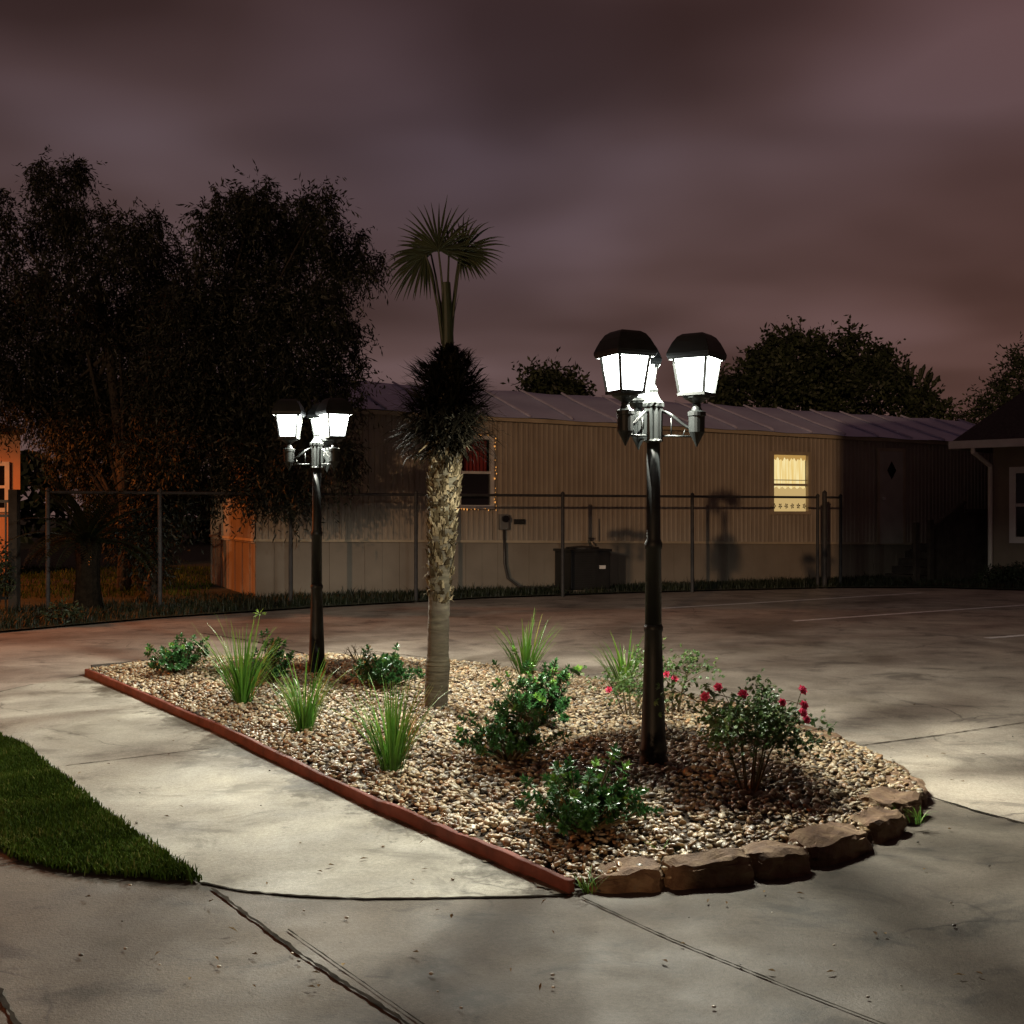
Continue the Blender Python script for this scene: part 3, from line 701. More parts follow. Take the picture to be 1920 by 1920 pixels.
for sx, sd, sl in ((805,-.05,.09),(868,.02,.1)):      # two pale broken stubs below the skirt
    s2 = MB(); a = q_(sx, 830 if sd < 0 else 825, -.08); b_ = q_(785 if sd < 0 else 882, 848 if sd < 0 else 845, -.12)
    s2.tube([a, b_], [.007,.004], 5, .95); s2.build('broken_stub', M['boot'], root)
sp = MB()
sp.tube([q_(840,670), q_(839,600), q_(836,530)], [.042,.036,.03], 12, .35)
for i in range(10): sp.blade(q_(838+random.gauss(0,4), 640), (random.gauss(0,.12),random.gauss(0,.12),1), .42*random.uniform(.6,1), .03, random.uniform(0,.25), random.uniform(.1,.7), 5)
sp.build('spear', M['frond'], root)
def fan(hx, hy, dy, ang, spread, rad, n, droop, base, wdt=.02, twist=0.0, seed=0):
    random.seed(seed); mb = MB(); h = q_(hx, hy, dy); b0 = q_(*base); m_ = b0.lerp(h, .5)+Vector((0,0,.03))
    bow = (h-b0); mb.tube([b0, b0.lerp(h,.35)+Vector((bow.x*-.1,0,.02)), b0.lerp(h,.7)+Vector((bow.x*-.08,0,.02)), h], [.011,.009,.007,.006], 7, .5)
    A = R(ang); 
    for i in range(n):
        t = A+R(spread)*(i/(n-1)-.5)+random.gauss(0,.02); out = Vector((math.cos(t), random.gauss(.0,.1)+twist*math.cos(t-A), math.sin(t))).normalized()
        l = rad*(1-.28*abs(i/(n-1)-.5)*2)*random.uniform(.9,1.06); side = out.cross(Vector((0,1,0))).normalized()
        nr = side.cross(out); vs = []; ts = []; K = 7; q = h.copy(); tin = random.uniform(.1,.6)
        for k in range(K+1):
            f_ = k/K; w_ = wdt*(.25+1.1*f_ if f_ < .5 else .8*(1-f_)*2)*.5+.0008
            vs += [q+side*w_+nr*w_*.5, q, q-side*w_+nr*w_*.5]; ts += [tin+.3*f_]*3
            o2 = (out+Vector((0,0,-droop*f_**1.6*2))+Vector((random.gauss(0,.02),random.gauss(0,.03),0))).normalized(); q = q+o2*l/K
        mb.add(vs, [(3*k+j,3*k+j+1,3*k+4+j,3*k+3+j) for k in range(K) for j in (0,1)], ts)
    mb.build('fan_frond', M['frond'], root)
fan(822, 468, -.03, 86, 225, .35, 30, .2, (836,640,0), seed=1)
fan(866, 476, .02, 28, 150, .32, 22, .42, (846,640,0), .022, seed=2)
fan(862, 474, .1, -30, 130, .24, 15, .5, (844,645,.03), seed=3)
fan(798, 478, -.05, 226, 130, .36, 22, .6, (830,645,0), .022, seed=4)
fan(808, 476, .1, 165, 110, .27, 14, .4, (832,640,.04), seed=5)
fan(842, 470, .06, 75, 200, .2, 16, .3, (838,620,-.02), seed=6)

# ------------------------------------------------------------------ three-lantern lamp posts
def make_lamp(loc, rz, label):
    root = empty('street_lamp', loc, rz); root.scale = (.928,)*3; tag(root, label, 'street lamp', 'black three-lantern lamp posts in the gravel bed')
    b = MB(); b.lathe([(.081,-.12),(.081,.03),(.076,.05),(.072,.075),(.077,.085),(.077,.1),(.07,.12),(.061,.35),(.052,.6),(.048,.74),(.053,.75),(.054,.77),(.047,.785)], 24); b.build('base', M['black'], root, smooth=True, bevel=0)
    p = MB(); p.lathe([(.047,.78),(.044,1.2),(.049,1.205),(.05,1.235),(.045,1.245),(.04,1.26),(.037,1.8)], 20); p.build('pole', M['black'], root, smooth=True)
    h = MB(); h.lathe([(.037,1.79),(.055,1.8),(.052,1.81),(.052,1.985),(.06,1.99),(.06,2.01),(.045,2.025),(.03,2.05),(.022,2.07),(.026,2.085),(.012,2.11),(.002,2.125)], 24, flute=(1.805,1.99)); h.build('hub', M['black'], root)
    for k in range(3):
        a = R(120*k); d = Vector((math.cos(a), math.sin(a), 0)); r_ = .239; z = Vector((0,0,1))
        am = MB(); s_ = []
        for i in range(13):
            f_ = i/12; s_.append(d*(.05+(r_-.06)*f_)+z*(1.965-.11*(f_-.06*math.sin(f_*6.28))))
        am.tube(s_, .0085, 8); am.tube([d*.045+z*1.828, d*(r_-.015)+z*1.822], .006, 8)
        am.tube([d*.1+z*1.828, d*.1+z*1.925], .004, 6); am.tube([d*.165+z*1.826, d*.175+z*1.86], .004, 6)
        am.build('arm', M['black'], root, smooth=True)
        c = d*r_; l = MB()   # holder cup, gallery plate and the four corner bars of one lantern
        l.lathe([(.003,1.765),(.012,1.785),(.03,1.82),(.043,1.845),(.045,1.93),(.05,1.935),(.05,1.955),(.03,1.965),(.022,1.985),(.024,1.995),(.02,2.0),(.05,2.02),(.07,2.03),(.078,2.045)], 18, c)
        rot = Matrix.Translation(c) @ Matrix.Rotation(a-R(17), 4, 'Z')
        l.box((-.079,-.079,2.043), (.079,.079,2.06), rot)
        zb, zt, wb, wt = 2.06, 2.262, .072, .097
        for sx, sy in ((1,1),(-1,1),(-1,-1),(1,-1)):
            l.bar(rot @ Vector((sx*wb,sy*wb,zb)), rot @ Vector((sx*wt,sy*wt,zt)), .015)
        for sx, sy in ((1,0),(-1,0),(0,1),(0,-1)):
            u = Vector((-sy,sx,0)); o_ = Vector((sx,sy,0))
            l.bar(rot @ (o_*wt+u*wt+z*zt), rot @ (o_*wt-u*wt+z*zt), .012)
        lo = l.build('lantern', M['black'], root, smooth=False)
        for sx, sy in ((1,0),(-1,0),(0,1),(0,-1)):
            g = MB(); u = Vector((-sy,sx,0)); o_ = Vector((sx,sy,0)); vs = []
            N = 6
            for i in range(N+1):
                f_ = i/N; w_ = wb+(wt-wb)*f_-.004; bow = .006*math.sin(math.pi*f_)
                vs += [rot @ (o_*(w_+bow-.001)-u*(w_-.004)+z*(zb+.002+(zt-zb-.006)*f_)), rot @ (o_*(w_+bow-.001)+u*(w_-.004)+z*(zb+.002+(zt-zb-.006)*f_))]
            g.add(vs, [(2*i,2*i+1,2*i+3,2*i+2) for i in range(N)]); g.build('glass_pane', M['lantern_glass'], lo, smooth=True)
        rf = MB(); prof = [(.118,2.24),(.125,2.258),(.126,2.272),(.116,2.3),(.101,2.335),(.082,2.366),(.06,2.382),(.02,2.386)]; vs = []
        for (w_, zz) in prof: vs += [rot @ Vector((sx*w_,sy*w_,zz)) for sx, sy in ((1,1),(-1,1),(-1,-1),(1,-1))]
        K = len(prof); rf.add(vs, [(4*i+j,4*i+(j+1)%4,4*i+4+(j+1)%4,4*i+4+j) for i in range(K-1) for j in range(4)]+[(4*K-4,4*K-3,4*K-2,4*K-1)])
        rf.build('roof', M['black'], lo, bevel=.004)
        bu = MB(); bu.lathe([(.012,2.06),(.014,2.1),(.026,2.125),(.03,2.15),(.022,2.175),(.004,2.185)], 14, c); bu.build('bulb', M['bulb'], lo, smooth=True)
        li = bpy.data.lights.new('lantern_light', 'POINT'); li.energy = LAMP_W; li.color = (1, .985, .84); li.shadow_soft_size = .008
        ob = bpy.data.objects.new('lantern_light', li); COL.objects.link(ob); ob.parent = root; ob.location = c+z*2.254
    return root
LAMP_W = 215
nb = on_bed(1225, 1432); lamp = make_lamp((nb.x, nb.y, nb.z-.01), R(-16), 'near black lamp post with three lit lanterns beside the rose bush')
fb = on_bed(594, 1262); l2 = copy_tree(lamp); l2.location = (fb.x, fb.y, fb.z-.01); l2.rotation_euler = (0, 0, R(-42))
l2['label'] = 'far black lamp post with three lit lanterns, in front of the dark trees'

# ------------------------------------------------------------------ the long trailer home
A0 = G(480, 1125); B0 = G(1570, 1090); wd = (B0-A0); wd.z = 0; wd.normalize(); ang = math.atan2(wd.y, wd.x); TILT = .0155
trailer = empty('mobile_home', (A0.x, A0.y, 0), ang)
tag(trailer, 'long tan ribbed mobile home with a grey metal roof behind the chain link fence', 'mobile home')
wn = Vector((wd.y, -wd.x, 0))     # outward normal of the long wall
def wall_s(px):
    dx = (px-960)/F   # ray (dx,1): A0+s*wd on it
    return (dx*A0.y-A0.x)/(wd.x-dx*wd.y)
def wall_l(px, py):               # photo point on the long wall -> (along, up)
    s = wall_s(px); Y = A0.y+s*wd.y; return s, EYE+(960-py)/F*Y
TL, TW = 17.2, 4.1
def tz(s): return -TILT*s         # the whole house leans a little down to one end
EAVE, BELT = 3.1, .96
def ribs(mb, L, z0, z1, dz, pitch=.1, depth=.016, flip=False, xf=None):
    n = int(L/pitch); pr = []
    for i in range(n):
        x = i*pitch; pr += [(x,0),(x+pitch*.55,0),(x+pitch*.65,-depth),(x+pitch*.9,-depth)]
    pr.append((n*pitch,0)); vs = []
    for (x, y) in pr: vs += [xf(x, y, z0), xf(x, y, z1+dz(x))]
    mb.add(vs, [(2*i,2*i+2,2*i+3,2*i+1) for i in range(len(pr)-1)])
fr = lambda x, y, z: Vector((x, y, z)); en = lambda x, y, z: Vector((y, TW-x, z))
def ribs_between(mb, x0, x1, z0f, z1f):
    pitch, depth = .1, .016; pr = []; x = x0
    while x < x1-1e-6:
        e = min(x+pitch, x1); pr += [(x,0),(min(x+.055,e),0),(min(x+.065,e),-depth),(min(x+.09,e),-depth)]; x = e
    pr.append((x1,0)); vs = []
    for (x, y) in pr: vs += [(x, y, z0f(x)), (x, y, z1f(x))]
    mb.add(vs, [(2*i,2*i+2,2*i+3,2*i+1) for i in range(len(pr)-1)])
# openings
w1a, w1t = wall_l(858, 818); w1b, w1z = wall_l(923, 952); w2a, w2t = wall_l(1445, 848); w2b, w2z = wall_l(1516, 963)
bz = lambda x: BELT+tz(x); ez = lambda x: EAVE+tz(x)
mb = MB()
ribs_between(mb, 0, w1a, bz, ez); ribs_between(mb, w1a, w1b, bz, lambda x: w1z); ribs_between(mb, w1a, w1b, lambda x: w1t, ez)
ribs_between(mb, w1b, w2a, bz, ez); ribs_between(mb, w2a, w2b, bz, lambda x: w2z); ribs_between(mb, w2a, w2b, lambda x: w2t, ez)
ribs_between(mb, w2b, TL, bz, ez)
mb.build('front_wall', M['rib_wall'], trailer)
mb = MB(); ribs(mb, TW, .9, EAVE, lambda x: 0, xf=en); 
mb.add([(0,0,EAVE),(0,TW,EAVE),(0,TW/2,EAVE+.72)], [(0,2,1)]); mb.build('end_wall', M['rib_wall'], trailer)
mb = MB(); mb.add([(TL,0,0),(TL,TW,0),(TL,TW,ez(TL)),(TL,TW/2,ez(TL)+.7),(TL,0,ez(TL)),(0,TW,0),(0,TW,EAVE)], [(0,1,2,3,4),(1,5,6,2)]); mb.build('rear_wall', M['rib_wall'], trailer)
mb = MB()
n = 57
for i in range(n):
    x0, x1 = TL*i/n, TL*(i+1)/n-.004
    mb.box((x0,.03+.008*(i%2),-.3), (x1,.06,bz((x0+x1)/2)-.02))
for i in range(13):
    y0 = TW*i/13; mb.box((.03+.008*(i%2), y0+.06*(i==0), -.3), (.06, y0+TW/13-.012, BELT-.02))
mb.build('skirting', M['skirt'], trailer)
def slopebox(mb, x0, x1, y0, y1, z0, z1):
    vs = [(x0,y0,z0+tz(x0)),(x1,y0,z0+tz(x1)),(x1,y1,z0+tz(x1)),(x0,y1,z0+tz(x0)),(x0,y0,z1+tz(x0)),(x1,y0,z1+tz(x1)),(x1,y1,z1+tz(x1)),(x0,y1,z1+tz(x0))]
    mb.add(vs, [(0,3,2,1),(4,5,6,7),(0,1,5,4),(1,2,6,5),(2,3,7,6),(3,0,4,7)])
mb = MB(); slopebox(mb, -.04, TL, -.035, .0, BELT-.03, BELT+.012); mb.box((-.035,.002,BELT-.03), (-.004,TW,BELT+.012)); mb.box((-.035,.002,1.48), (-.004,TW,1.53)); mb.box((-.035,.002,2.1), (-.004,TW,2.14)); mb.box((-.035,.002,2.75), (-.004,TW,2.79)); mb.build('belt_trim', M['trim'], trailer)
mb = MB(); slopebox(mb, -.06, TL+.05, -.09, -.02, EAVE-.05, EAVE+.02); mb.build('eave_trim', M['trim'], trailer)
mb = MB(); RZ = .74
xsr = [-.15+i*(TL+.3)/60 for i in range(61)]; prof = [(-.13,EAVE+.02),(-.02,EAVE+.07),(TW*.18,EAVE+.31),(TW*.36,EAVE+.55),(TW/2,EAVE+RZ),(TW*.64,EAVE+.55),(TW+.13,EAVE)]
vs = []
for x in xsr:
    for (y, z) in prof: vs.append((x, y, z+tz(x)+.012*math.sin(x*4.1+y*2)))
K = len(prof); mb.add(vs, [(i*K+j,(i+1)*K+j,(i+1)*K+j+1,i*K+j+1) for i in range(60) for j in range(K-1)]); roof = mb.build('roof', M['tin'], trailer, smooth=True)
i = 0; x = .35
sm = MB()
while x < TL:
    pts = [(x+random.gauss(0,.02), y-.004, z+tz(x)+.028) for (y, z) in prof[:5]]
    sm.tube(pts, [.02,.028,.024,.022,.02], 5); x += .88
sm.build('roof_seam', M['seam'], roof)
def window(a, b_, z0, z1, mid, lit):
    w = MB(); t = .045
    for lo, hi in (((a-.02,-.05,z0-.02),(a+t,.03,z1+.02)), ((b_-t,-.05,z0-.02),(b_+.02,.03,z1+.02)), ((a+t,-.047,z0-.02),(b_-t,.03,z0+t)), ((a+t,-.047,z1-t),(b_-t,.03,z1+.02)), ((a+t,-.03,mid-.022),(b_-t,.02,mid+.022))): w.box(lo, hi)
    wo = w.build('window', M['alu'] if not lit else M['trim'], trailer)
    if not lit:
        g = MB(); g.box((a+t,0,z0+t), (b_-t,.008,mid-.023)); g.build('lower_pane', M['glass'], wo)
        c = MB(); vs = []; n = 40
        for i in range(n+1):
            x = a+t+(b_-a-2*t)*i/n; y = .1+.02*math.sin(i*1.3); vs += [(x,y,mid-.1),(x,y,z1)]
        c.add(vs, [(2*i,2*i+2,2*i+3,2*i+1) for i in range(n)]); c.build('red_curtain', M['redcurtain'], wo)
        bk = MB(); bk.box((a-.02,.2,z0-.05), (b_+.02,.22,z1+.05)); bk.build('dark_interior', M['iron'], wo)
    else:
        n = 40; c = MB(); vs = []
        for i in range(n+1):
            x = a+t+(b_-a-2*t)*i/n; y = .05+.012*math.sin(i*1.1); vs += [(x,y,z0),(x,y,z1)]
        c.add(vs, [(2*i,2*i+2,2*i+3,2*i+1) for i in range(n)]); c.build('lit_curtain', M['lit'], wo)
        va = MB(); vs = []
        for i in range(n+1):
            x = a+t+(b_-a-2*t)*i/n; y = .03+.008*math.sin(i*2.2); vs += [(x,y,z1-.13-.025*math.sin(i*1.6)-.02*math.sin(i*.7)),(x,y,z1-t)]
        va.add(vs, [(2*i,2*i+2,2*i+3,2*i+1) for i in range(n)]); va.build('valance', M['valance'], wo)
        lc = MB(); vs = []
        for i in range(n+1):
            x = a+t+(b_-a-2*t)*i/n; y = .028+.008*math.sin(i*1.9); vs += [(x,y,z0+t),(x,y,mid-.06-.02*math.sin(i*.9))]
        lc.add(vs, [(2*i,2*i+2,2*i+3,2*i+1) for i in range(n)]); lc.build('lower_curtain', M['cross'], wo)
        for i in range(6):
            mo = MB()
            x = a+t+.05+(b_-a-2*t-.1)*i/5
            for j in range(5):
                an = 6.28*j/5+i; mo.add([(x+math.cos(an)*.0,.015,z0+.15),(x+.035*math.cos(an-.4),.014,z0+.15+.045*math.sin(an-.4)),(x+.05*math.cos(an),.015,z0+.15+.06*math.sin(an)),(x+.035*math.cos(an+.4),.014,z0+.15+.045*math.sin(an+.4))], [(0,1,2,3)])
            mo.build('curtain_motif', M['motif'], wo)
        sb = MB(); sb.box((a+t,.0,mid+.085), (b_-t,.012,mid+.1)); sb.build('sash_bar', M['trim'], wo)
    return wo
midz1 = wall_l(890, 886)[1]; midz2 = wall_l(1480, 909)[1]
window(w1a, w1b, w1z, w1t, midz1, False); window(w2a, w2b, w2z, w2t, midz2, True)
# small emissive orange beads set round the frame of the dark window
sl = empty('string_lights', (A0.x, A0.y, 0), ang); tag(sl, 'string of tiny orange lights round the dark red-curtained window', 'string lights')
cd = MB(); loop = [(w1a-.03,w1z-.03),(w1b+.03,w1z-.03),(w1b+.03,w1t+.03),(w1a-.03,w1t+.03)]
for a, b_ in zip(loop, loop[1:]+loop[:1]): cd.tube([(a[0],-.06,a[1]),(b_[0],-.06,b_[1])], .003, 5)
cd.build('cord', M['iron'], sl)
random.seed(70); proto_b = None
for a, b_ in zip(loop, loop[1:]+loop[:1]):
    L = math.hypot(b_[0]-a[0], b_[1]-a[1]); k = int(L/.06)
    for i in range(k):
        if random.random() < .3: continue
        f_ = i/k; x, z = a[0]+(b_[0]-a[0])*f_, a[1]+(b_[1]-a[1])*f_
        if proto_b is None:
            bb = MB(); bb.lathe([(.002,-.012),(.008,-.006),(.009,.004),(.003,.012)], 8); proto_b = bb.build('bulb', M['orange_bulb'], sl); ob = proto_b  # one glowing bead, copied all round the frame
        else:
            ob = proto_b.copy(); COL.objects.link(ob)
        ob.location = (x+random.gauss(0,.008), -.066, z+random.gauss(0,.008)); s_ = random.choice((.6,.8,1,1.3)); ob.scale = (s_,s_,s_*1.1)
# door with a diamond light
da, dt = wall_l(1647, 846); db, dz0 = wall_l(1690, 846)[0], .95+tz(wall_s(1668))
mb = MB(); mb.box((da,-.045,dz0), (db,-.018,dt)); door = mb.build('door', M['doorpaint'], trailer)
mb = MB(); 
for lo, hi in (((da-.07,-.05,dz0),(da-.002,-.02,dt+.07)), ((db+.002,-.05,dz0),(db+.07,-.02,dt+.07)), ((da-.002,-.05,dt+.002),(db+.002,-.02,dt+.07))): mb.box(lo, hi)
mb.build('door_frame', M['trim'], door)
cx, cz = (da+db)/2, wall_l(1668, 882)[1]; mb = MB(); mb.add([(cx-.12,-.05,cz),(cx,-.05,cz-.19),(cx+.12,-.05,cz),(cx,-.05,cz+.19)], [(0,1,2,3)]); mb.build('diamond_pane', M['glass'], door)
mb = MB(); mb.add([(da+.06,-.051,dz0+.92),(da+.1,-.051,dz0+.92),(da+.1,-.09,dz0+.96),(da+.06,-.09,dz0+.96)], [(0,1,2,3)]); mb.box((da+.05,-.1,dz0+.9), (da+.11,-.052,dz0+.96)); mb.build('handle', M['alu'], door)
# porch with a boarded stair side
s0 = wall_s(1640); s1 = wall_s(1702); s2 = min(TL-.3, wall_s(1840))
porch = empty('porch', (A0.x, A0.y, 0), ang); tag(porch, 'dark boarded porch with stairs in front of the door with a diamond pane', 'porch')
mb = MB(); y0 = -1.5
mb.box((s1,y0,.78+tz(s1)), (s2,-.06,.84+tz(s1))); mb.build('deck', M['wood'], porch)
mb = MB()
n = 26
for i in range(n):
    x0, x1 = s1+(s2-s1)*i/n, s1+(s2-s1)*(i+1)/n-.01; mb.box((x0,y0-.02-.004*(i%2),-.1), (x1,y0,1.6+tz(s1)))
mb.build('boarded_rail', M['wood'], porch)
mb = MB(); n = 14
for i in range(n):
    x0 = s0+(s1-s0)*i/n; x1 = s0+(s1-s0)*(i+1)/n-.01; zt = 1.0+.55*(i+.5)/n; mb.box((x0,y0-.022-.004*(i%2),-.1), (x1,y0,zt))
mb.build('stair_side', M['wood'], porch)
mb = MB()
for i in range(5): mb.box((s0-.1+(s1-s0)*i/5, y0+.02, .02+.15*i), (s0-.1+(s1-s0)*(i+1)/5, -.4, .16+.15*i))
mb.build('steps', M['wood'], porch)
mb = MB(); mb.bar((s0,y0-.03,1.05), (s1,y0-.03,1.6), .06); mb.bar((s1,y0-.03,1.63+tz(s1)), (s2,y0-.03,1.63+tz(s1)), .07); mb.build('handrail', M['wood'], porch)
for xx, hh_ in ((s0-.03,1.25),(wall_s(1612),1.2)):
    mb = MB(); mb.box((xx-.05,y0-.1,-.1), (xx+.05,y0-.025,hh_)); mb.build('post', M['wood'], porch)
# services on the long wall
def on_wall(px, py, dy=-.05):
    s, z = wall_l(px, py); return Vector((s, dy, z))
def wthing(name, label, cat):
    o = empty(name, (A0.x, A0.y, 0), ang); tag(o, label, cat); return o
mt = wthing('electric_meter', 'grey electric meter with a dark conduit below it on the tan ribbed wall', 'meter')
c = on_wall(942, 978); mb = MB(); mb.box((c.x-.09,-.12,c.z-.14), (c.x+.07,-.02,c.z+.13)); mb.build('meter_box', M['greybox'], mt, bevel=.01)
mb = MB(); mb.tube([(c.x-.01,-.1,c.z+.05),(c.x-.01,-.17,c.z+.05)], .06, 14); mb.build('dial_cover', M['glass'], mt)
mb = MB(); mb.tube([(c.x,-.07,c.z-.13),(c.x+.01,-.07,.5),(c.x+.06,-.09,.25),(c.x+.25,-.15,.1),(c.x+.6,-.3,.06),(c.x+.95,-.42,.12)], .022, 8); mb.build('conduit', M['iron'], mt, smooth=True)
c = on_wall(972, 978); mb = MB(); mb.box((c.x-.1,-.06,c.z-.045), (c.x+.1,-.02,c.z+.045))
for k in range(3): mb.box((c.x-.09,-.08,c.z-.035+.027*k), (c.x+.09,-.062,c.z-.025+.027*k))
vt = mb.build('wall_vent', M['acside'], None, bevel=.004); vt.location = (A0.x,A0.y,0); vt.rotation_euler = (0,0,ang); tag(vt, 'small dark louvred vent next to the electric meter', 'vent')
tp = wthing('water_tap', 'brass hose tap on the wall above the condenser unit', 'tap')
c = on_wall(1103, 1016); mb = MB(); mb.tube([(c.x,-.02,c.z),(c.x,-.14,c.z),(c.x,-.17,c.z-.05)], .014, 8); mb.build('spout', M['trim'], tp)
mb = MB(); mb.box((c.x-.012,-.12,c.z+.015), (c.x+.012,-.09,c.z+.06)); mb.box((c.x-.05,-.115,c.z+.06), (c.x+.05,-.095,c.z+.08)); mb.build('handle', M['iron'], tp)
mb = MB(); mb.tube([(c.x+.2,-.04,c.z),(c.x+.2,-.04,c.z+.42)], .008, 6); mb.build('riser_pipe', M['iron'], tp)
ac = wthing('condenser_unit', 'dark air conditioner condenser with a white plate, standing by the tan skirting', 'air conditioner')
sa, sb_ = wall_s(1022)-.02, wall_s(1108)-.1
mb = MB(); mb.box((sa,-1.0,.0), (sb_,-.3,.07)); mb.build('pad', M['drive'], ac)
mb = MB(); mb.box((sa+.04,-.96,.07), (sb_-.04,-.34,.72)); mb.build('cabinet', M['acmetal'], ac, bevel=.015)
mb = MB(); mb.box((sa+.02,-.98,.72), (sb_-.02,-.32,.76)); mb.lathe([(.3,.76),(.29,.79),(.1,.81),(.0,.815)], 20, ((sa+sb_)/2,-.65,0)); mb.build('top_cover', M['acmetal'], ac)
mb = MB()
for k in range(14): mb.box((sa+.1,-.972,.12+.04*k), (sb_-.34,-.962,.14+.04*k))
mb.build('louvre', M['acside'], ac)
mb = MB(); mb.box((sb_-.26,-.972,.42), (sb_-.14,-.962,.48)); mb.build('name_plate', M['plate'], ac)

# ------------------------------------------------------------------ chain link fence
OFF = 1.45
fA = A0+wn*OFF
def fence_s(px):
    dx = (px-960)/F; return (dx*fA.y-fA.x)/(wd.x-dx*wd.y)
fence = empty('chain_link_fence', (fA.x, fA.y, 0), ang); tag(fence, 'long chain link fence with a level top rail before the mobile home', 'fence')
sL, sR = fence_s(90), fence_s(1545); FH = 1.69
sG = fence_s(1576)
for px in (90, 300, 545, 780, 1055, 1298, 1533, 1576):
    s = fence_s(px); mb = MB(); mb.lathe([(.03,-.2),(.03,FH-.01),(.036,FH),(.03,FH+.03),(.0,FH+.05)], 10, (s,0,0)); mb.build('post', M['galv'], fence, smooth=False)
mb = MB(); mb.lathe([(.045,-.2),(.045,FH+.06),(.05,FH+.07),(.0,FH+.12)], 12, (fence_s(1546),0,0)); mb.build('gate_post', M['galv'], fence)
mb = MB(); mb.tube([(sL,0,FH-.02),(fence_s(1533),0,FH-.02)], .021, 8); mb.tube([(fence_s(1548),0,FH-.02),(sG,0,FH-.02)], .021, 8); mb.build('top_rail', M['galv'], fence)
# woven wire: two families of thin zig-zag wires
def link_mesh(x0, x1, z0, z1, pitch=.062, r_=.0017):
    vs = []; fs = []; o = 0; H = z1-z0
    n = int((x1-x0+H)/pitch)
    for fam in (1, -1):
        for i in range(n):
            xs_ = x0-H+i*pitch if fam > 0 else x0+i*pitch
            a = [xs_, z0]; b_ = [xs_+fam*H, z1]
            # clip to the panel
            if fam > 0:
                if a[0] < x0: a = [x0, z0+(x0-xs_)]
                if b_[0] > x1: b_ = [x1, z0+(x1-xs_)]
            else:
                if a[0] > x1: a = [x1, z0+(xs_-x1)]
                if b_[0] < x0: b_ = [x0, z0+(xs_-x0)]
            if b_[1]-a[1] < .02: continue
            y = .001*fam
            for (x, z) in (a, b_): vs += [(x-r_,y,z),(x+r_,y,z),(x,y+r_*1.7,z)]
            fs += [(o,o+1,o+4,o+3),(o+1,o+2,o+5,o+4),(o+2,o,o+3,o+5)]; o += 6
    return np.array(vs), np.array(fs)
v, f = link_mesh(sL, sG, .04, FH-.03); npmesh('wire_mesh', v, f, M['galv'], parent=fence)

# dark metal fence far left
mf = empty('metal_fence', (0,0,0)); tag(mf, 'dark iron picket fence at the left edge before the pinkish house', 'fence')
ga, gb = G(-330,1150), G(27,1148); 
mb = MB(); zt1 = P(12,940,gb.y).z; zt2 = P(12,967,gb.y).z
for z in (zt1, zt2, .2): mb.bar((ga.x,ga.y,z), (gb.x,gb.y,z), .04)
mb.build('rail', M['iron'], mf); n = 22; mb = MB()
for i in range(n): p = ga.lerp(gb, i/n); mb.bar((p.x,p.y,.05), (p.x,p.y,zt1+.02), .02)
mb.build('picket', M['iron'], mf)
gp = MB(); gp.bar((gb.x,gb.y,-.1), (gb.x,gb.y,P(28,918,gb.y).z), .12); gp.build('gate_post', M['wood'], mf)
# short rail joining the gate post to the wire fence
p90 = fA+wd*sL; jr = MB(); jr.tube([(gb.x,gb.y,FH-.06),(p90.x,p90.y,FH-.03)], .022, 8); jr.build('joining_rail', M['alu'], fence)
fence.children[-1].matrix_parent_inverse = (Matrix.Translation(fence.location) @ Matrix.Rotation(ang, 4, 'Z')).inverted()

# ------------------------------------------------------------------ houses
def hip(mb, c, d, e, La, Lb, z, rise):      # hipped roof over the rectangle c + a*d + b*e
    p = [c, c+d*La, c+d*La+e*Lb, c+e*Lb]; h = min(La,Lb)/2
    if La >= Lb: r0, r1 = c+d*h+e*Lb/2, c+d*(La-h)+e*Lb/2; q = [(0,1,5,4),(1,2,5),(2,3,4,5),(3,0,4)]
    else: r0, r1 = c+d*La/2+e*h, c+d*La/2+e*(Lb-h); q = [(0,1,4),(1,2,5,4),(2,3,5),(3,0,4,5)]
    vs = [Vector((v.x,v.y,z)) for v in p]+[Vector((r0.x,r0.y,z+rise)), Vector((r1.x,r1.y,z+rise))]
    mb.add(vs, q+[(3,2,1,0)])
rh = empty('brown_house', (0,0,0)); tag(rh, 'brown stucco house with dark hipped roof and pale downspout at the right edge', 'house')
Ec = P(1784, 830, 22.3); Ec.z = 0; d = Vector((.75,-.66,0)).normalized(); e = Vector((.66,.75,0)).normalized()
EV = 2.78; wc = Ec+d*.62+e*.5
mb = MB(); hip(mb, Ec, d, e, 11, 9, EV, 4.4); roof2 = mb.build('roof', M['shingle'], rh)
mb = MB(); La, Lb = 9.9, 8; q4 = [wc, wc+d*La, wc+d*La+e*Lb, wc+e*Lb]
mb.add([(p.x,p.y,-.1) for p in q4]+[(p.x,p.y,EV-.12) for p in q4], [(0,1,5,4),(1,2,6,5),(2,3,7,6),(3,0,4,7)]); mb.build('wall', M['housewall'], rh)
mb = MB(); fa_, fb_ = Ec, Ec+d*11
mb.bar((fa_.x-e.x*.03,fa_.y-e.y*.03,EV-.07), (fb_.x-e.x*.03,fb_.y-e.y*.03,EV-.07), .06, .15); fc = Ec+e*9
mb.bar((fa_.x-d.x*.03,fa_.y-d.y*.03,EV-.07), (fc.x-d.x*.03,fc.y-d.y*.03,EV-.07), .06, .148); mb.build('fascia', M['white'], rh)
mb = MB(); pp = [Ec+d*.02+e*.02, Ec+d*10.9+e*.02, Ec+d*10.9+e*8.9, Ec+d*.02+e*8.9]; mb.add([(p.x,p.y,EV-.115) for p in pp], [(0,1,2,3)]); mb.build('soffit', M['housewall'], rh)
mb = MB(); g0 = Ec+d*.42-e*.02; g1 = wc-e*.06-d*.03
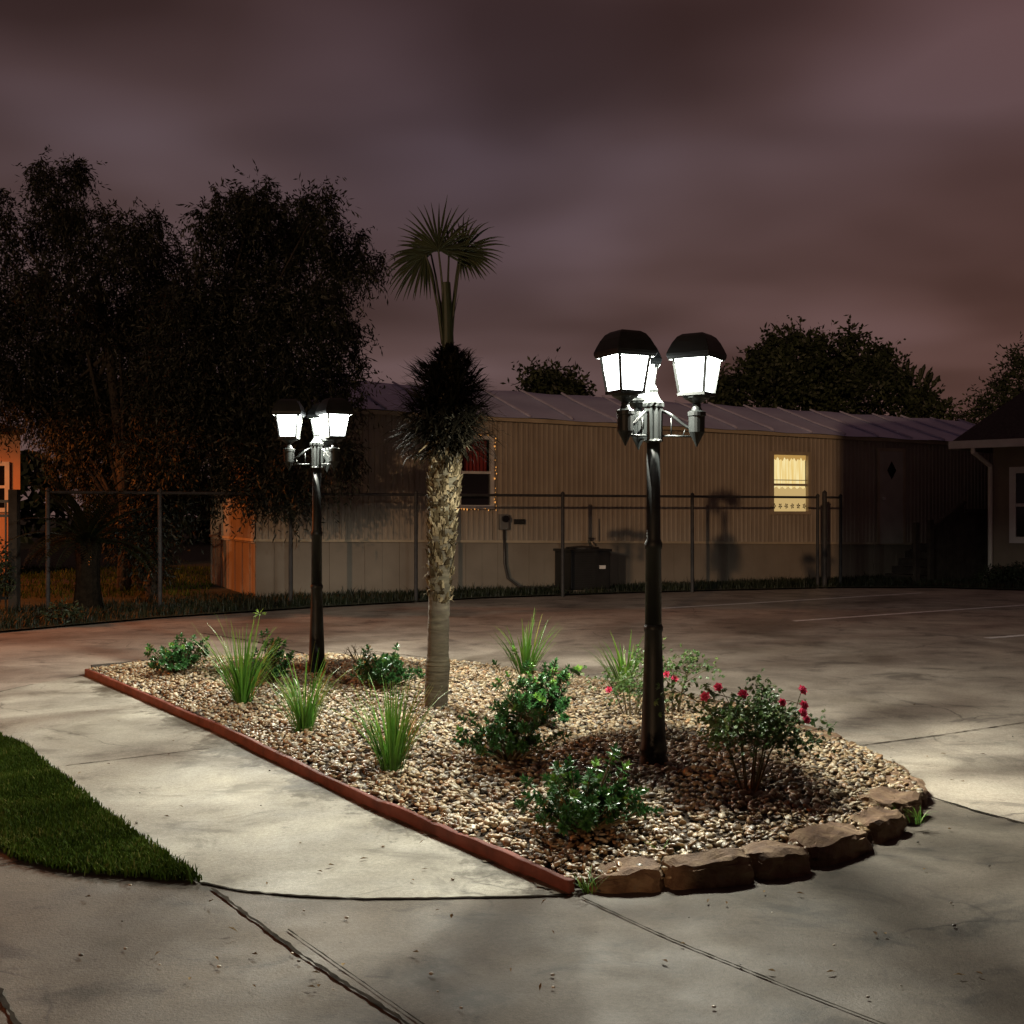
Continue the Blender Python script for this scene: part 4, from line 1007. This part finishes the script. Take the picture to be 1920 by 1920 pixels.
mb.tube([(g0.x,g0.y,EV-.12),(g0.x,g0.y,EV-.22),(g1.x,g1.y,EV-.48),(g1.x,g1.y,EV-.6),(g1.x,g1.y,.3),(g1.x-e.x*.02,g1.y-e.y*.02,.2),(g1.x-e.x*.16-d.x*.1,g1.y-e.y*.16-d.y*.1,.1)], .045, 8); mb.build('downspout', M['gutterw'], rh)
# window of the brown house
def ray_wall(px, o, dr):
    dx = (px-960)/F; return (dx*o.y-o.x)/(dr.x-dx*dr.y)
a = ray_wall(1894, wc, d); Yw = wc.y+a*d.y; z1 = EYE+(960-876)/F*Yw; z0 = EYE+(960-1018)/F*Yw; bW = a+1.05
bx = Matrix(((d.x,e.x,0,wc.x),(d.y,e.y,0,wc.y),(0,0,1,0),(0,0,0,1)))
mb = MB()
for lo, hi in (((a,-.06,z0),(a+.12,-.004,z1)), ((bW-.12,-.06,z0),(bW,-.004,z1)), ((a+.12,-.057,z0),(bW-.12,-.004,z0+.12)), ((a+.12,-.057,z1-.12),(bW-.12,-.004,z1)), ((a+.12,-.05,(z0+z1)/2-.03),(bW-.12,-.004,(z0+z1)/2+.03))): mb.box(lo, hi, bx)
wo = mb.build('window', M['white'], rh); mb = MB(); mb.box((a+.12,-.02,z0+.12), (bW-.12,-.008,z1-.12), bx); mb.build('pane', M['glass'], wo)
# mulch bed before the brown house
ms = [G(1690,1100), G(1960,1106), G(2200,1116), wc+d*9, wc-e*.02, wc+e*.2-d*.6, G(1680,1091)]
sheet('mulch_bed', ms, .05, M['mulch'])

lh = empty('pinkish_house', (0,0,0)); tag(lh, 'pinkish stucco house lit orange at the left edge behind the iron fence', 'house')
lc = P(38, 1000, 25); lc.z = 0; d2 = Vector((-.87,-.5,0)).normalized(); e2 = Vector((-.5,.87,0)).normalized(); EVL = 3.15
mb = MB(); q4 = [lc, lc+d2*9, lc+d2*9+e2*8, lc+e2*8]; mb.add([(p.x,p.y,-.1) for p in q4]+[(p.x,p.y,EVL) for p in q4], [(0,4,5,1),(1,5,6,2),(2,6,7,3),(3,7,4,0)]); mb.build('wall', M['orangewall'], lh)
mb = MB(); hip(mb, lc-d2*.1-e2*.4, d2, e2, 9.8, 8.8, EVL+.0, 1.9); mb.build('roof', M['shingle'], lh)
bx2 = Matrix(((d2.x,e2.x,0,lc.x),(d2.y,e2.y,0,lc.y),(0,0,1,0),(0,0,0,1)))
a = ray_wall(17, lc, d2); Yw = lc.y+a*d2.y; z1 = EYE+(960-866)/F*Yw; z0 = EYE+(960-960)/F*Yw; bW = a+1.0
mb = MB()
for lo, hi in (((a,-.06,z0),(a+.09,-.004,z1)), ((bW-.09,-.06,z0),(bW,-.004,z1)), ((a+.09,-.057,z0),(bW-.09,-.004,z0+.09)), ((a+.09,-.057,z1-.09),(bW-.09,-.004,z1)), ((a+.09,-.05,(z0+z1)/2-.03),(bW-.09,-.004,(z0+z1)/2+.03))): mb.box(lo, hi, bx2)
wo = mb.build('window', M['white'], lh); mb = MB(); mb.box((a+.09,-.02,z0+.09), (bW-.09,-.008,z1-.09), bx2); mb.build('pane', M['glass'], wo)
# building behind the viewpoint whose corner shades the far end of the mobile home
bh = empty('two_storey_house', (0,0,0)); tag(bh, 'tall tan building with a hipped roof standing behind the viewpoint', 'house')
X0 = B0.x-.3/.95*(B0.y+6)
mb = MB(); mb.box((X0,-14,-.1), (X0+14,-6,6.35)); mb.build('wall', M['housewall'], bh)
mb = MB(); hip(mb, Vector((X0-.02,-14.4,0)), Vector((1,0,0)), Vector((0,1,0)), 14.4, 8.8, 6.36, 2.2); mb.build('roof', M['shingle'], bh)

# ------------------------------------------------------------------ trees
def spray_tree(name, label, cat, trunk, limbs_to, clumps, mat, seed, dens=1.0, leaf=(.1,.024), group=None, hang=.75, trunk_r=.13, bark='bark'):
    r = np.random.default_rng(seed); random.seed(seed); base = Vector(trunk[0]); root = empty(name, base); tag(root, label, cat, group)
    tr = MB(); tp = [Vector(p)-base for p in trunk]; k = len(tp)
    tr.tube(tp, [trunk_r*(1-.55*i/(k-1)) for i in range(k)], 10)
    cen = []
    for (px, py, rx, ry, Y, dn) in clumps:
        c = P(px, py, Y)-base; cen.append((c, rx/F*Y, ry/F*Y, dn))
    for i in limbs_to:
        c = cen[i][0]; st = tp[min(k-1, 1+i % max(1,k-1))]; m_ = st.lerp(c, .5)+Vector((random.gauss(0,.1),random.gauss(0,.1),.15))
        tr.tube([st, m_, c], [trunk_r*.4, trunk_r*.22, trunk_r*.07], 6)
    tr.build('trunk', M[bark], root, smooth=True)
    sat = []
    for (c, rx, ry, dn) in cen:      # ragged twigs breaking the outline of every clump
        for _ in range(4):
            a = random.uniform(-.4, 3.5); k = random.uniform(.85, 1.25)
            sat.append((c+Vector((math.cos(a)*rx*k, random.gauss(0,.3)*rx, math.sin(a)*ry*k)), rx*random.uniform(.1,.24), ry*random.uniform(.16,.38), .55))
    cen = cen+sat
    V = []; T = []; n_ = 10
    for (c, rx, ry, dn) in cen:
        ns = int(430*dens*dn*(rx*ry)**.9/ (leaf[0]/.085)**1.5)+12
        u = r.normal(0, 1, (ns, 3)); u /= np.linalg.norm(u, axis=1, keepdims=True); u *= (r.random(ns)**.42)[:,None]
        p = np.array(c)+u*np.array([rx, (rx+ry)*.45, ry])
        d = u*.5+r.normal(0, .45, (ns, 3)); d[:,2] -= hang*r.random(ns); d /= np.linalg.norm(d, axis=1, keepdims=True)+1e-6
        L = r.uniform(.14, .42, ns)*(leaf[0]/.085); tb = np.clip(r.normal(.35, .2, ns), 0, 1)
        for j in range(n_):
            f_ = (j+.5)/n_; q = p+d*(L*f_)[:,None]+np.array([0,0,-1])*(hang*.35*L*f_**2)[:,None]
            ld = d*.5+r.normal(0, .55, (ns, 3)); ld[:,2] -= hang*.35; ld /= np.linalg.norm(ld, axis=1, keepdims=True)+1e-6
            sd = np.cross(ld, r.normal(0, 1, (ns, 3))); sd /= np.linalg.norm(sd, axis=1, keepdims=True)+1e-6
            ll = leaf[0]*r.uniform(.6, 1.3, ns)[:,None]; ww = leaf[1]*r.uniform(.7, 1.3, ns)[:,None]
            V.append(np.stack([q, q+ld*ll*.5+sd*ww*.5, q+ld*ll, q+ld*ll*.5-sd*ww*.5], 1)); T.append(np.clip(tb+r.normal(0,.1,ns), 0, 1))
    V = np.concatenate(V); T = np.concatenate(T); n = len(V)
    npmesh('crown', V.reshape(-1,3), np.arange(n*4).reshape(-1,4), M[mat], tint=np.repeat(T, 4), parent=root)
    return root
def J(Y, s=.7): return Y+random.gauss(0, s)
random.seed(80)
Y1 = 20.5
c1 = [(112,365,38,62,1),(95,430,45,55,1),(165,430,42,55,.9),(258,425,40,48,.9),(215,480,70,50,1),(290,480,40,55,.8),(0,400,26,38,.8),(5,470,24,40,.9),(20,560,75,60,1.1),(110,530,60,50,.9),(130,610,110,70,1.1),(240,580,90,70,1.2),(320,540,45,60,1),(40,680,100,70,1.1),(180,710,120,80,1.2),(300,680,80,90,1.2),(-60,600,80,90,1),(-50,740,90,80,1),(60,770,60,45,.75),(230,810,80,70,1.1),(140,820,40,50,.5),(105,860,18,60,.35),(150,880,16,60,.35),(290,840,50,80,1),(185,905,40,40,.4),(250,900,60,60,1.2),(235,975,50,50,1.2),(200,760,90,70,1.2),(110,760,60,50,.7),(285,1040,26,50,1),(300,760,50,80,1.2),(75,325,14,22,.9),(148,322,12,20,.8)]
b1 = G(232, 1110)
spray_tree('weeping_tree', 'dark drooping tree furthest left, with tall ragged top, behind the sago palm', 'tree',
    [(b1.x,b1.y,-.1),(b1.x+.05,b1.y,1.2),(b1.x-.1,b1.y+.1,2.6),(b1.x-.25,b1.y,4.2),(b1.x-.5,b1.y,5.6)], range(0,24,2),
    [(a,b_,c_,d_,J(Y1),e_) for a,b_,c_,d_,e_ in c1], 'tree', 81, 2.9, group='drooping trees on the left', hang=1.15)
Y2 = 17.2
c2 = [(478,372,30,36,1),(440,400,40,40,.9),(395,420,28,32,.9),(500,420,50,45,1),(597,385,22,38,.9),(570,430,42,45,1),(520,470,80,45,1.1),(420,480,50,45,.8),(640,455,36,40,.8),(690,492,34,18,.8),(655,500,30,26,.6),(440,550,85,65,1.2),(545,560,65,60,1),(370,570,60,60,1),(620,580,48,45,.8),(665,612,24,18,.6),(400,650,100,80,1.3),(540,660,95,75,1.3),(640,690,40,40,.8),(330,740,80,80,1.2),(450,760,110,70,1.3),(575,740,75,48,1.1),(640,752,30,16,.5),(360,840,60,60,1.1),(470,850,70,60,1.1),(560,830,50,55,1),(300,900,50,80,1.2),(400,925,35,30,.5),(500,920,40,35,.5),(545,905,45,45,.8),(650,868,12,34,.6),(640,840,14,26,.6),(330,950,25,30,.5),(270,985,35,80,1.2)]
b2 = G(286, 1128)
spray_tree('weeping_tree', 'dark drooping tree hanging over the corner of the mobile home', 'tree',
    [(b2.x,b2.y,-.1),(b2.x+.1,b2.y,1.2),(b2.x+.5,b2.y,2.6),(b2.x+1.0,b2.y-.1,3.8),(b2.x+1.5,b2.y,5.2)], range(0,32,2),
    [(a,b_,c_,d_,J(Y2,.5) if b_ < 700 or a < 480 else J(16.6,.2),e_) for a,b_,c_,d_,e_ in c2], 'tree', 82, 3.0, group='drooping trees on the left', hang=1.15)
# trees beyond the mobile home
Y3 = 34
c3 = [(1440,632,11,17,1),(1420,662,18,18,1),(1436,668,24,22,1),(1392,690,22,18,1),(1368,706,18,14,.9),(1482,630,12,18,.9),(1503,632,18,20,1),(1500,668,34,26,1.1),(1542,640,16,18,.9),(1545,668,26,18,1),(1592,632,7,18,.8),(1585,662,14,16,.9),(1588,705,18,26,.8),(1470,700,40,30,1.2),(1530,705,36,24,1.1),(1560,712,14,22,.7),(1430,735,60,30,1.2),(1520,745,60,25,1.2),(1580,750,40,20,1.1),(1370,742,30,24,1),(1345,715,8,12,.7)]
b3 = G(1490, 1045)
spray_tree('broadleaf_tree', 'round dark tree behind the roof, just right of the near lanterns', 'tree', [(b3.x,Y3,0),(b3.x,Y3,2),(b3.x,Y3,4.2)], range(0,20,2),
    [(a,b_,c_,d_,J(Y3,.7),e_) for a,b_,c_,d_,e_ in [(q[0],q[1]+22,*q[2:]) for q in c3]], 'fartree', 83, 1.2, (.16,.085), group='trees beyond the mobile home', hang=.1)
c4 = [(1652,675,9,16,1),(1630,698,15,16,.9),(1660,700,22,18,1),(1678,722,20,18,.8),(1640,730,36,22,1.1),(1705,745,26,16,1),(1690,765,60,14,1.1),(1750,778,50,11,1.1)]
ct = spray_tree('plume_tree', 'smaller dark tree with upright slanting plumes beside the round tree', 'tree', [(11.2,Y3-1,0),(11.2,Y3-1,2),(11.1,Y3-1,3.8)], range(0,7,2),
    [(a,b_,c_,d_,J(Y3-1,.5),e_) for a,b_,c_,d_,e_ in c4], 'fartree', 84, 1.1, (.16,.08), group='trees beyond the mobile home', hang=.1)
mb = MB(); bs = Vector(ct.location)
for (xa,ya,xb,yb) in ((1692,735,1704,672),(1703,735,1713,685),(1716,740,1734,683),(1725,745,1743,694),(1735,745,1762,704),(1738,735,1748,697),(1755,770,1774,748),(1722,720,1727,690)):
    a, b_ = P(xa,ya,Y3-1)-bs, P(xb,yb,Y3-1)-bs
    mb.tube([a, a.lerp(b_,.45), a.lerp(b_,.55), a.lerp(b_,.9), b_], [.02,.025,.06,.055,.015], 6, .2)
mb.build('plume', M['fartree'], ct)
c5 = [(1010,712,14,16,1),(1032,708,18,18,1),(1060,722,12,14,.9),(1078,728,10,10,.8),(1030,735,50,16,1.2)]
spray_tree('broadleaf_tree', 'small tree top showing over the roof ridge right of the palm', 'tree', [(1.35,38,0),(1.35,38,2.5),(1.35,38,4.5)], (0,1,3),
    [(a,b_,c_,d_,J(38,.5),e_) for a,b_,c_,d_,e_ in [(q[0],q[1]+9,*q[2:]) for q in c5]], 'fartree', 85, 1.3, (.2,.09), group='trees beyond the mobile home', hang=.1)
c6 = [(1905,700,26,24,.5),(1880,720,30,18,.6),(1850,750,50,20,.9),(1810,765,40,16,.9),(1920,735,50,35,1),(1900,665,6,26,.4),(1935,690,30,40,.8),(1780,778,40,14,1)]
spray_tree('broadleaf_tree', 'thin dark tree behind the brown house roof at the right edge', 'tree', [(14.6,33,0),(14.6,33,2),(14.7,33,4.6)], range(0,8),
    [(a,b_,c_,d_,J(33,.4),e_) for a,b_,c_,d_,e_ in [(q[0],q[1]+32,q[2],q[3],q[4]*.4) for q in c6]], 'fartree', 86, .9, (.14,.05), group='trees beyond the mobile home', hang=.05)

tv = []; r_ = np.random.default_rng(99); n = 26000
tx = r_.uniform(-60, 60, n); ty = 50+r_.uniform(0, 5, n)+np.abs(tx)*-.15; top = 3.0+.7*np.sin(tx*.6)+.5*np.sin(tx*1.7+1)+.9*np.clip((-tx-8)/10, 0, 1)
p = np.stack([tx, ty, top*r_.random(n)**.7], -1); a = r_.normal(0, 1, (n, 3)); a /= np.linalg.norm(a, axis=1, keepdims=True); b_ = np.cross(a, r_.normal(0, 1, (n, 3))); b_ /= np.linalg.norm(b_, axis=1, keepdims=True)
a *= .32; b_ *= .16; v = np.stack([p-a, p+b_, p+a, p-b_], 1).reshape(-1, 3)
tag(npmesh('treeline', v, np.arange(n*4).reshape(-1, 4), M['fartree'], tint=np.repeat(r_.random(n)*.7, 4)), kind='stuff', label='low dark line of far trees along the horizon')
# sago palm and bushes in the dark left corner
random.seed(90); sb0 = G(165, 1148); sg = empty('sago_palm', sb0); tag(sg, 'dark sago palm with stout trunk in front of the chain link fence', 'sago palm')
mb = MB(); mb.lathe([(.25,-.1),(.2,.1),(.165,.4),(.16,.7),(.18,.9),(.16,1.0),(.05,1.05)], 14); mb.build('trunk', M['sagobark'], sg)
for i in range(38):
    a = 6.28*i/38*3+random.uniform(-.15,.15); el = random.uniform(.0,1.4); L_ = random.uniform(.95,1.25); mb = MB()
    h = Vector((math.cos(a),math.sin(a),0)); q = Vector((0,0,.98)); pts = [q.copy()]; K = 12
    for k in range(K):
        e_ = el-1.25*(k/K)**1.5*(1.1-el*.35); q = q+(h*math.cos(e_)+Vector((0,0,math.sin(e_))))*L_/K; pts.append(q.copy())
    mb.tube(pts, [.012*(1-.8*k/K) for k in range(K+1)], 5, .3); s_ = Vector((-h.y,h.x,0))
    for k in range(1, K+1):
        for sg_ in (1,-1):
            for h2 in (0,.5):
                p = pts[k-1].lerp(pts[k], h2); l = .24*math.sin(math.pi*min(1,.15+.8*k/K))
                mb.leaf(p, s_*sg_+(pts[k]-pts[k-1]).normalized()*.7+Vector((0,0,.15)), l, .042, random.uniform(0,.8), (0,0,1), .1, .1)
    mb.build('frond', M['sago'], sg)
def bush(px, py, w, h, label, seed, mat='fartree', n=900, name='bush'):
    random.seed(seed); c = G(px, py); root = empty(name, c); tag(root, label, 'bush'); lf = MB(); st = MB()
    for i in range(10):
        a = random.uniform(0,6.28); st.tube([(0,0,-.05),(math.cos(a)*w*.2,math.sin(a)*w*.2,h*.4),(math.cos(a)*w*.4,math.sin(a)*w*.4,h*.75)], [.015,.01,.005], 5)
    for i in range(n):
        a = random.uniform(0,6.28); e_ = math.asin(random.uniform(-.3,1)); k = random.random()**.35*(1+.15*math.sin(a*4+seed))
        p = Vector((math.cos(a)*math.cos(e_)*w/2*k, math.sin(a)*math.cos(e_)*w/2*k, max(.02,h*.4+math.sin(e_)*h*.6*k)))
        lf.leaf(p, (random.gauss(0,1),random.gauss(0,1),random.gauss(.3,.8)), .07, .03, random.uniform(0,.8))
    st.build('stems', M['bark'], root); lf.build('foliage', M[mat], root)
bush(-8, 1150, .55, 1.0, 'dark upright bush at the left edge before the iron fence', 91)
bush(118, 1172, .5, .3, 'straggly low plants at the foot of the wire fence, left of the sago palm', 92, n=300)
for i, (px, py, w, h, lb) in enumerate(((1868,1098,.7,.4,'low shrub at the foot of the downspout on the brown house'),(1915,1100,.8,.45,'low shrub under the window of the brown house'))):
    bush(px, py, w, h, lb, 95+i, n=700)

# ------------------------------------------------------------------ sky and light
w = bpy.data.worlds.new('World'); S.world = w; w.use_nodes = True; nt = w.node_tree; nt.nodes.clear()
out = nt.nodes.new('ShaderNodeOutputWorld'); bg = nt.nodes.new('ShaderNodeBackground'); nt.links.new(bg.outputs[0], out.inputs[0])
tc = nt.nodes.new('ShaderNodeTexCoord'); gen = tc.outputs['Generated']
sep = nt.nodes.new('ShaderNodeSeparateXYZ'); nt.links.new(gen, sep.inputs[0])
def mth(op, a, b_=None, c_=None, clamp=False):
    n = nt.nodes.new('ShaderNodeMath'); n.operation = op; n.use_clamp = clamp
    for s, v in zip(n.inputs, (a, b_, c_)):
        if v is None: continue
        if hasattr(v, 'links'): nt.links.new(v, s)
        else: s.default_value = v
    return n.outputs[0]
# flat cloud deck: directions projected onto a layer overhead
den = mth('ADD', mth('MAXIMUM', sep.outputs[2], 0.0), .16)
comb = nt.nodes.new('ShaderNodeCombineXYZ'); nt.links.new(mth('DIVIDE', sep.outputs[0], den), comb.inputs[0]); nt.links.new(mth('DIVIDE', sep.outputs[1], den), comb.inputs[1])
mp = nt.nodes.new('ShaderNodeMapping'); mp.inputs['Scale'].default_value = (.85, .95, 1); mp.inputs['Location'].default_value = (.35, 1.7, 0); mp.inputs['Rotation'].default_value = (0, 0, R(18)); nt.links.new(comb.outputs[0], mp.inputs[0])
n1 = noise(nt, mp.outputs[0], .8, 2, .4, .3); n2 = noise(nt, mp.outputs[0], 1.7, 2, .4, .2)
cl = mth('ADD', mth('MULTIPLY', n1, .7), mth('MULTIPLY', n2, .3))
clouds = ramp(nt, cl, [(.37, (.02, .013, .014)), (.455, (.036, .024, .026)), (.52, (.07, .05, .057)), (.6, (.12, .094, .116))])
# town glow low over the horizon, redder to one side
low = ramp(nt, mth('MAXIMUM', sep.outputs[2], 0.0), [(0, (1, 1, 1)), (.16, (.62,)*3), (.3, (.12,)*3), (.42, (0, 0, 0))])
glow = mixc(nt, mulv(nt, low, .85), clouds, mixc(nt, mth('MULTIPLY_ADD', n2, 1.6, -.4, True), (.09, .056, .05), (.2, .135, .13)))
side = ramp(nt, mth('MULTIPLY_ADD', sep.outputs[0], 1.0, .5, True), [(.55, (1, 1, 1)), (.95, (1.02, .86, .78))])
sky = mixc(nt, 1.0, glow, side, 'MULTIPLY')
def dirblob(px, py, size, col, amt):
    dv = (P(px, py, 10)-Vector((0,0,EYE))).normalized(); vm = nt.nodes.new('ShaderNodeVectorMath'); vm.operation = 'DISTANCE'
    nt.links.new(gen, vm.inputs[0]); vm.inputs[1].default_value = dv; 
    return mth('MULTIPLY', mth('SUBTRACT', 1.0, mth('DIVIDE', vm.outputs['Value'], size), None, True), amt)
brk = mth('MULTIPLY', dirblob(860, 265, .2, 0, 1.0), ramp(nt, n2, [(.3, (.25,)*3), (.65, (1,)*3)]))
sky = mixc(nt, mth('MULTIPLY', brk, .7), sky, (.125, .1, .135))
sky = mixc(nt, 1.0, sky, (1.1, .97, .9), 'MULTIPLY')
zen = ramp(nt, sep.outputs[2], [(0, (1,)*3), (.3, (1,)*3), (.55, (1.2,.98,.9)), (1, (1.7,1.36,1.22))])
sky = mixc(nt, 1.0, sky, zen, 'MULTIPLY')
town = ramp(nt, mth('MULTIPLY_ADD', sep.outputs[1], .5, .5, True), [(.3, (.55,.57,.66)), (.6, (.7,)*3), (.88, (1,)*3)])   # the town glow lies beyond the mobile home
sky = mixc(nt, 1.0, sky, town, 'MULTIPLY')
nt.links.new(sky, bg.inputs[0]); bg.inputs[1].default_value = .85

sun = bpy.data.lights.new('sodium_glow', 'SUN'); sun.energy = .72; sun.angle = R(.5); sun.color = (1, .6, .33)
so = bpy.data.objects.new('sodium_glow', sun); COL.objects.link(so); so.rotation_euler = Vector((.3, .95, -.1)).to_track_quat('-Z', 'Y').to_euler()
li = bpy.data.lights.new('street_light', 'SPOT'); li.spot_size = R(160); li.spot_blend = .12; li.energy = 3600; li.color = (1, .23, .035); li.shadow_soft_size = .15
lo = bpy.data.objects.new('street_light', li); COL.objects.link(lo); lo.location = (-15, 16, 4.8)

# ------------------------------------------------------------------ camera
cam = bpy.data.cameras.new('Camera'); cam.lens = 40; cam.sensor_width = 36; cam.clip_end = 1000; cam.clip_start = .05
co = bpy.data.objects.new('Camera', cam); COL.objects.link(co); co.location = (0, 0, EYE); co.rotation_euler = (R(90), 0, 0)
S.camera = co
S.view_settings.view_transform = 'Standard'; S.view_settings.look = 'None'; S.view_settings.exposure = 0; S.view_settings.gamma = 1
S.cycles.use_denoising = True; S.cycles.sample_clamp_indirect = 4
S.cycles.max_bounces = 6; S.cycles.transparent_max_bounces = 12; S.cycles.caustics_reflective = False; S.cycles.caustics_refractive = False
